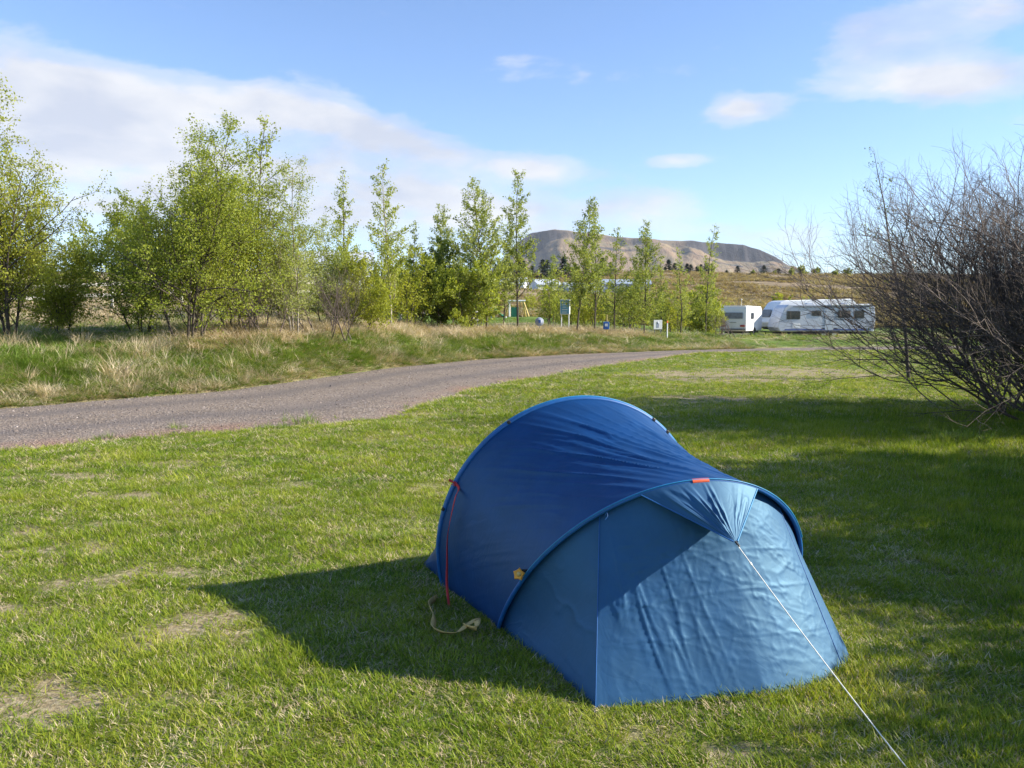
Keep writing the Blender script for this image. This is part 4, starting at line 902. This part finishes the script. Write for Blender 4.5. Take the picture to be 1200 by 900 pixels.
def caravan(name, label, cat, px, dep, rz, prof, wd, mat, wins, wheels, zoff=0, stripe=None, roof=None):
    x = (px - 600) / F * dep; o = empty(name, (x, dep, hz(x, dep) + zoff), rz); setp(o, label, cat, 'caravans parked beyond the track')
    prism_xz('body', prof, -wd / 2, wd / 2, mat, o, .07, 3)
    xs = [p[0] for p in prof]; x0, x1 = min(xs), max(xs)
    box('chassis', ((x0 + x1) / 2, 0, .36), (x1 - x0 - .7, wd - .5, .14), M_DARK, o, .02)
    for wx in wheels:
        for s in (-1, 1):
            wheel(o, wx, s * (wd / 2 - .16), s)
            prism_xz('wheel_arch', [(wx + .42 * math.cos(a), .33 + .42 * math.sin(a)) for a in np.linspace(0, math.pi, 12)], s * (wd / 2 + .004), s * (wd / 2 - .3), M_DARK, o)
    for kind, cx, cz, w, h in wins:
        if kind == 'n': window(o, (cx, -wd / 2 - .001, cz), (1, 0, 0), (0, 0, 1), w, h)
        elif kind == 'f': window(o, (cx, wd / 2 + .001, cz), (-1, 0, 0), (0, 0, 1), w, h)
        elif kind == 'e': window(o, (x1 + .001, cx, cz), (0, 1, 0), (0, 0, 1), w, h, mat=M_CG)
        elif kind == 'w': window(o, (x0 - .001, cx, cz), (0, -1, 0), (0, 0, 1), w, h)
    if stripe:
        for s in (-1, 1): box('stripe', ((x0 + x1) / 2 + .1, s * (wd / 2 + .004), stripe), (x1 - x0 - .9, .012, .09), M_BLUE, o, .003)
    return o
# long twin axle caravan, broadside, nose to the left
LP = [(-3.55, .48), (-3.75, .80), (-3.55, 1.55), (-3.22, 2.30), (-2.95, 2.52), (3.35, 2.58), (3.72, 2.35), (3.82, 1.5), (3.72, .48)]
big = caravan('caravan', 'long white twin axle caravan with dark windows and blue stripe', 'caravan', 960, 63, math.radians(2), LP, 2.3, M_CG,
              [('n', -2.55, 1.72, 1.08, .66), ('n', -.78, 1.86, .78, .42), ('n', 1.35, 1.80, 1.0, .60), ('n', 2.52, 1.78, .82, .62)], (-.15, .68), 0, .62)
box('awning_rail', (.35, -1.17, 2.36), (5.9, .05, .07), M_TRIM, big, .01); box('door', (.22, -1.158, 1.42), (.66, .02, 1.66), M_CG, big, .008)
box('door_handle', (.47, -1.178, 1.35), (.10, .03, .04), M_TRIM, [c for c in big.children if c.name.startswith('door')][0], .005)
box('roof_vent', (-.9, .1, 2.60), (.5, .5, .10), M_CG, big, .03); box('roof_vent', (1.9, .2, 2.62), (.42, .42, .10), M_CG, big, .03)
box('awning_roll', (1.9, -1.17, 2.50), (3.2, .10, .10), M_CW, big, .03); box('service_hatch', (-2.3, -1.155, .92), (.6, .014, .34), M_CW, big, .005)
box('skirt', (0, -1.153, .53), (6.6, .014, .06), M_TRIM, big, .004)
# small caravan, rear towards us, right flank in the sun
SP = [(-2.1, .46), (-2.28, .9), (-2.12, 2.0), (-1.85, 2.33), (1.95, 2.36), (2.12, 2.20), (2.16, 1.2), (2.10, .46)]
sm = caravan('caravan', 'small white caravan with its rear window facing the lawn', 'caravan', 868, 62.5, math.radians(-90 - 32), SP, 1.98, M_CW,
             [('e', 0, 1.62, 1.55, .52), ('n', 1.35, 1.60, .55, .52), ('n', .35, 1.65, .48, .55), ('n', -1.2, 1.62, .7, .52), ('f', .6, 1.6, .8, .5)], (-.1,))
for s in (-.72, .72):
    plate('tail_lamp', (2.17, s, .86), (0, 1, 0), (0, 0, 1), .36, .13, .03, .02, M_LAMP, sm)
box('bumper', (2.17, 0, .60), (.06, 1.86, .12), M_TRIM, sm, .02); box('grab_handle', (2.185, 0, 1.12), (.03, .5, .035), M_TRIM, sm, .008)
box('roof_edge', (2.08, 0, 2.34), (.12, 1.8, .05), M_CW, sm, .015)
tube_obj('roof_aerial', [(np.array([[.9, .25, 2.35], [.9, .25, 2.85]]), np.array([.012, .012])), (np.array([[.65, .25, 2.85], [1.15, .25, 2.87]]), np.array([.012, .012]))], M_CORD, sm)
box('flank_trim', (-.1, -.994, 1.0), (3.9, .012, .04), M_TRIM, sm, .003); box('gas_hatch', (1.25, -.995, .78), (.42, .016, .32), M_TRIM, sm, .004)
# third caravan standing behind the long one
TP = [(-3.4, .48), (-3.62, .85), (-3.30, 1.75), (-2.80, 2.45), (-2.4, 2.60), (3.2, 2.74), (3.55, 2.5), (3.62, .48)]
th_ = caravan('caravan', 'pale caravan parked behind the long twin axle caravan', 'caravan', 944, 66, math.radians(7), TP, 2.3, M_CW, [('n', -2.55, 1.75, 1.05, .62), ('n', .5, 1.8, 1.1, .6)], (-.1, .72), .18)
plate('window', (-3.43, 0, 1.58), (0, -1, 0), Vector((.36, 0, 1)), 1.6, .62, .1, .03, M_TRIM, th_)
for cv, xh in ((big, -3.7), (sm, -2.25), (th_, -3.55)):
    tube_obj('tow_hitch', [(np.array([[xh + .5, -.5, .42], [xh - .7, 0, .42]]), np.array([.035, .035])), (np.array([[xh + .5, .5, .42], [xh - .7, 0, .42]]), np.array([.035, .035])), (np.array([[xh - .55, 0, .5], [xh - .55, 0, .02]]), np.array([.025, .025])), (np.array([[xh - .6, 0, .44], [xh - 1.0, 0, .50]]), np.array([.05, .03]))], M_DARK, cv)

# ---------------------------------------------------------------- rail fence on the left
M_RAIL = worn('weathered_rail', (.62, .58, .50), .8, .25, 6, bump=.3)
fx = []
for px, dep in ((-90, 30), (-25, 31), (55, 32), (134, 33), (215, 34), (300, 36), (385, 38.5), (470, 42), (560, 46)):
    x = (px - 600) / F * dep; fx.append((x, dep, hz(x, dep)))
fo = empty('rail_fence', fx[3]); setp(fo, 'pale two rail wooden fence behind the trees', 'fence'); o3 = Vector(fx[3])
for p in fx: box('post', Vector(p) - o3 + Vector((0, 0, .5)), (.10, .10, 1.2), M_RAIL, fo, .012)
for a, b in zip(fx[:-1], fx[1:]):
    for zz in (.55, .98):
        A = Vector(a) + Vector((0, -.07, zz)); B = Vector(b) + Vector((0, -.07, zz)); d = B - A
        box('rail', (A + B) / 2 - o3, (d.length + .06, .035, .13), M_RAIL, fo, .008, d.to_track_quat('X', 'Z').to_matrix())

# ---------------------------------------------------------------- signs, posts, play frame
M_SBLUE = worn('light_blue_panel', (.16, .40, .56), .4, .1, 3); M_SWHITE = worn('white_paint', (.78, .78, .76), .5, .1, 5)
M_DBLUE = worn('dark_blue_paint', (.03, .11, .36), .45, .15, 6); M_YEL = worn('yellow_wood', (.62, .46, .16), .7, .2, 6)
M_GREY = worn('grey_blue_plastic', (.33, .36, .44), .5, .15, 6); M_GREEN = worn('green_paint', (.04, .22, .12), .5, .15, 5)
def base(px, dep): x = (px - 600) / F * dep; return (x, dep, hz(x, dep))
def zto(py, dep, b): return float(at(600, py, dep)[2]) - b[2]
b = base(662, 43); o = empty('information_board', b, math.radians(-18)); setp(o, 'upright light blue information board with white edge', 'board')
t_, q_ = zto(351, 43, b), zto(368.5, 43, b); box('panel', (0, 0, (t_ + q_) / 2), (.52, .14, t_ - q_), M_SWHITE, o, .02)
pn = box('face', (0, -.073, (t_ + q_) / 2), (.46, .012, t_ - q_ - .08), M_SBLUE, o, .004)
for k in range(5): box('text_line', (-.02 + .02 * (k % 2), -.081, t_ - .14 - .13 * k), (.30 - .05 * (k % 3), .004, .035), M_SWHITE, pn)
for s in (-.2, .2): box('leg', (s, 0, q_ / 2 - .1), (.05, .05, q_ + .2), M_SWHITE, o, .01)
def round_sign(px, py, dep, r, mat, label):
    b = base(px, dep); z = zto(py, dep, b); o = empty('round_sign', b); setp(o, label, 'sign')
    d = lathe('disc', [(.0001, -.05), (r * .45, -.05), (r * .5, -.03), (r * .92, -.03), (r, -.01), (r, .02), (.0001, .02)], mat, o, 'y', (0, 0, z), 28)
    box('emblem', (.01, -.058, z + .02), (r * .5, .01, r * .7), M_DBLUE, d, .01)
    tube_obj('post', [(np.array([[0, .04, -.15], [0, .04, z]]), np.array([.025, .025]))], M_TRIM, o); return o
round_sign(632, 377, 40, .215, M_GREY, 'round grey blue disc on a short post in the grass')
b = base(710, 42); o = empty('post_sign', b); setp(o, 'small dark blue box sign on a yellow wooden post', 'sign')
z1, z2 = zto(377, 42, b), zto(386, 42, b)
box('panel', (0, -.05, (z1 + z2) / 2), (.31, .10, z1 - z2), M_DBLUE, o, .03); box('emblem', (0, -.105, (z1 + z2) / 2 + .03), (.15, .01, .14), M_SWHITE, o, .01)
box('post', (.05, .05, zto(369, 42, b) / 2 - .1), (.07, .07, zto(369, 42, b) + .2), M_YEL, o, .01)
b = base(770.5, 46); o = empty('square_sign', b, math.radians(8)); setp(o, 'white square sign with a grey symbol beside the dirt yard', 'sign')
z1, z2 = zto(375, 46, b), zto(386, 46, b); pl = box('panel', (0, 0, (z1 + z2) / 2), (.50, .03, z1 - z2), M_SWHITE, o, .01)
zc = (z1 + z2) / 2
lathe('symbol', [(.0001, -.024), (.07, -.024), (.07, -.012)], M_GREY, pl, 'y', (-.01, 0, zc + .11), 14); box('symbol', (-.01, -.019, zc - .06), (.15, .008, .22), M_GREY, pl, .003)
for s in (-.18, .18): box('leg', (s, .03, z2 / 2 - .05), (.04, .04, z2 + .25), M_TRIM, o, .008)
b = base(781.5, 44); o = empty('marker_post', b); setp(o, 'thin white marker post with a red tip', 'post')
z1 = zto(376, 44, b); tube_obj('shaft', [(np.array([[0, 0, -.2], [0, 0, z1 - .12]]), np.array([.035, .033]))], M_SWHITE, o); tube_obj('red_tip', [(np.array([[0, 0, z1 - .12], [0, 0, z1], [0, 0, z1 + .005]]), np.array([.036, .034, .002]))], M_TAG, o)
# play frame
b = base(600, 78); o = empty('play_frame', b); setp(o, 'wooden play frame with green panel on the playing field', 'play frame')
def W3(px, py, dy=0): p = at(px, py, 78 + dy); return np.array(p) - np.array(b)
tube_obj('post', [(np.array([W3(597, 371), W3(597, 352)]), np.array([.09, .09]))], M_SWHITE, o)
tube_obj('leg', [(np.array([W3(592, 371, 1.5), W3(597, 354)]), np.array([.07, .07]))], M_YEL, o)
tube_obj('leg', [(np.array([W3(619.5, 371), W3(613, 352)]), np.array([.09, .09]))], M_YEL, o)
tube_obj('leg', [(np.array([W3(616, 371, 2), W3(613, 353)]), np.array([.07, .07]))], M_YEL, o)
tube_obj('beam', [(np.array([W3(594, 352.5), W3(616, 352.5)]), np.array([.09, .09]))], M_SWHITE, o)
box('green_panel', Vector((W3(603.5, 362) + W3(603.5, 369)) / 2), (.75, .06, .95), M_GREEN, o, .01)
for px in (606.5, 610): tube_obj('swing_chain', [(np.array([W3(px, 352.5), W3(px, 367)]), np.array([.015, .015]))], M_TRIM, o)
box('swing_seat', Vector(W3(608.2, 367)), (.36, .16, .04), M_BLACK, o, .01)
b = base(583, 80); o = empty('slide', b); setp(o, 'low green and white slide beside the play frame', 'slide')
tube_obj('chute', [(np.array([[-.5, 0, 1.0], [-.1, 0, .8], [.3, 0, .35], [.65, 0, .18]]), np.array([.13, .13, .13, .13]))], M_GREEN, o); box('foot', (.75, 0, .1), (.3, .3, .2), M_SWHITE, o, .04)
box('ladder', (-.6, 0, .5), (.08, .4, 1.1), M_SBLUE, o, .01)

# ---------------------------------------------------------------- far buildings
M_WALL = worn('rendered_white_wall', (.74, .74, .72), .7, .12, .4); M_ROOF = worn('pale_metal_roof', (.50, .53, .57), .4, .15, .5); M_ROOFD = worn('dark_roof', (.16, .16, .17), .6, .2, .5)
M_GH = worn('greenhouse_glass', (.40, .44, .47), .12, .10, .3); M_PANE = principled('far_window_glass', (.03, .04, .05), .1)
def house(px, dep, Lx, Wy, Hw, Hr, rz, label, wall=None, roof=None, name='house', nwin=3, ribs=0):
    b = base(px, dep); o = empty(name, b, math.radians(rz)); setp(o, label, 'greenhouse' if name == 'greenhouse' else 'house')
    box('wall', (0, 0, Hw / 2 - .4), (Lx, Wy, Hw + .8), wall or M_WALL, o, .02)
    e = .35; bm = bmesh.new(); P = [(-Wy / 2 - e, Hw - .1), (0, Hw + Hr), (Wy / 2 + e, Hw - .1), (Wy / 2 + e, Hw + .08), (0, Hw + Hr + .2), (-Wy / 2 - e, Hw + .08)]
    a = [bm.verts.new((-Lx / 2 - e, y, z)) for y, z in P]; c = [bm.verts.new((Lx / 2 + e, y, z)) for y, z in P]
    for i in range(6): j = (i + 1) % 6; bm.faces.new((a[i], a[j], c[j], c[i]))
    for s in (a, c): bm.faces.new((s[0], s[1], s[4], s[5])); bm.faces.new((s[1], s[2], s[3], s[4]))
    bmesh.ops.recalc_face_normals(bm, faces=bm.faces[:]); bm_obj('roof', bm, roof or M_ROOF, o)
    for s in (-1, 1):
        bm = bmesh.new(); bm.faces.new([bm.verts.new(v) for v in ((s * (Lx / 2 - .02), -Wy / 2, Hw), (s * (Lx / 2 - .02), Wy / 2, Hw), (s * (Lx / 2 - .02), 0, Hw + Hr))]); bm_obj('gable', bm, wall or M_WALL, o)
    for k in range(nwin):
        f = box('window', (-Lx / 2 + Lx * (k + .5) / nwin, -Wy / 2 - .01, Hw * .55), (1.3, .06, 1.2), M_SWHITE, o, .02); box('pane', (-Lx / 2 + Lx * (k + .5) / nwin, -Wy / 2 - .045, Hw * .55), (1.1, .02, 1.0), M_PANE, f)
    for k in range(ribs): box('glazing_bar', (-Lx / 2 + Lx * (k + .5) / ribs, -Wy / 2 - .03, Hw / 2), (.12, .06, Hw), M_TRIM, o)
    return o
house(398, 112, 9, 6, 2.6, 1.6, 12, 'white house with pale roof behind the birch and the slim poplar', roof=M_ROOF)
house(594, 195, 9, 6, 2.2, 1.5, -10, 'low pale house behind the lone straight poplar', nwin=3)
house(638, 190, 5.5, 6, 2.6, 1.2, 20, 'small white house left of the greenhouses', nwin=1)
house(680, 180, 8, 6, 1.7, 1.0, 18, 'short white greenhouse beside the small white house', M_GH, M_GH, 'greenhouse', 0, 10)
house(730, 196, 12, 7, 1.7, 1.1, -4, 'long white greenhouse at the edge of the brown heath', M_GH, M_GH, 'greenhouse', 0, 16)

# ---------------------------------------------------------------- far conifers and hedges
M_CON = leafmat('conifer_needle', [(0, (.018, .035, .022)), (.5, (.035, .065, .035)), (1, (.07, .11, .05))], .1, .1)
def conifer_mesh(seed, n=420):
    r = np.random.default_rng(seed); t = r.uniform(.04, 1, n) ** .8; rad = (1 - t) * .24 * (1 + .35 * np.sin(t * 38 + r.uniform(0, 6))) + .012
    a = r.uniform(0, 6.283, n); q = rad * np.sqrt(r.uniform(.3, 1, n)); c = np.stack([q * np.cos(a), q * np.sin(a), t], 1)
    d = np.stack([np.cos(a), np.sin(a), -.35 + r.normal(0, .25, n)], 1); d /= np.linalg.norm(d, axis=1)[:, None]; s = np.cross(d, np.array([0, 0, 1.0])); sz = .075 * r.uniform(.6, 1.3, n)[:, None]
    V = np.stack([c - d * sz * .6, c + s * sz * .45, c + d * sz, c - s * sz * .45], 1).reshape(-1, 3)
    me = npmesh('crown', V, np.arange(4 * n).reshape(-1, 4), False, {'var': ('FLOAT', np.repeat(r.uniform(size=n), 4).astype(np.float32))}); me.materials.append(M_CON); return me
CM = [conifer_mesh(800 + k) for k in range(4)]
V0, F0 = tubes([(np.array([[0, 0, -.05], [0, 0, .5], [0, 0, .97]]), np.array([.022, .014, .003]))], 6); TM = npmesh('trunk', V0, F0, True); TM.materials.append(M_BARK)
def conifer(px, dep, H, label, group, i, w=1.0):
    b = base(px, dep); o = empty('conifer_tree', b, i * 1.3); o.scale = (H * w, H * w, H); setp(o, label, 'tree', group); add('trunk', TM, None, o); add('crown', CM[i % 4], None, o)
i = 0
for px in list(range(772, 836, 6)):
    conifer(px + R.uniform(-2, 2), 372 + R.uniform(-8, 12), R.uniform(4.5, 7.5), 'dark conifer in the plantation above the brown heath behind the poplars', 'conifers in the plantation', i, 2.0); i += 1
for px in list(range(850, 965, 15)):
    conifer(px + R.uniform(-3, 3), 385 + R.uniform(-10, 20), R.uniform(3.0, 6.2), 'small conifer in the thin line along the top of the heath', 'conifers along the top of the heath', i, 2.2); i += 1
for px in (598, 610, 616, 626, 634, 641, 652, 662, 672, 688, 704, 716):
    conifer(px + R.uniform(-3, 3), 300 + R.uniform(-10, 20), R.uniform(4.5, 9), 'dark conifer standing behind the far white houses', 'conifers behind the far houses', i, 1.9); i += 1
for k, (px, dep, top) in enumerate([(925, 340, 312), (938, 345, 311), (952, 350, 313), (880, 340, 316), (905, 350, 317), (976, 330, 316), (990, 330, 314)]):
    bushy(px, top, dep, 'round green bush along the top of the heath', 820 + k, 5, .6, 'mid', 3.2, .55, 'green bushes along the top of the heath', 'leafy_shrub', cat='shrub', wide=1.2)
# ---------------------------------------------------------------- air
hzm = bpy.data.materials.new('air'); hzm.use_nodes = True; hzm.node_tree.nodes.clear()
pv = nn(hzm.node_tree, 'ShaderNodeVolumePrincipled'); pv.inputs['Density'].default_value = .00006; pv.inputs['Color'].default_value = (.86, .92, 1, 1); pv.inputs['Anisotropy'].default_value = .0
ho = nn(hzm.node_tree, 'ShaderNodeOutputMaterial'); hzm.node_tree.links.new(pv.outputs[0], ho.inputs['Volume'])
hb_ = box('haze', (0, 200, 250), (14600, 13600, 640), hzm); setp(hb_, 'thin pale air over the whole place', 'haze', kind='stuff')
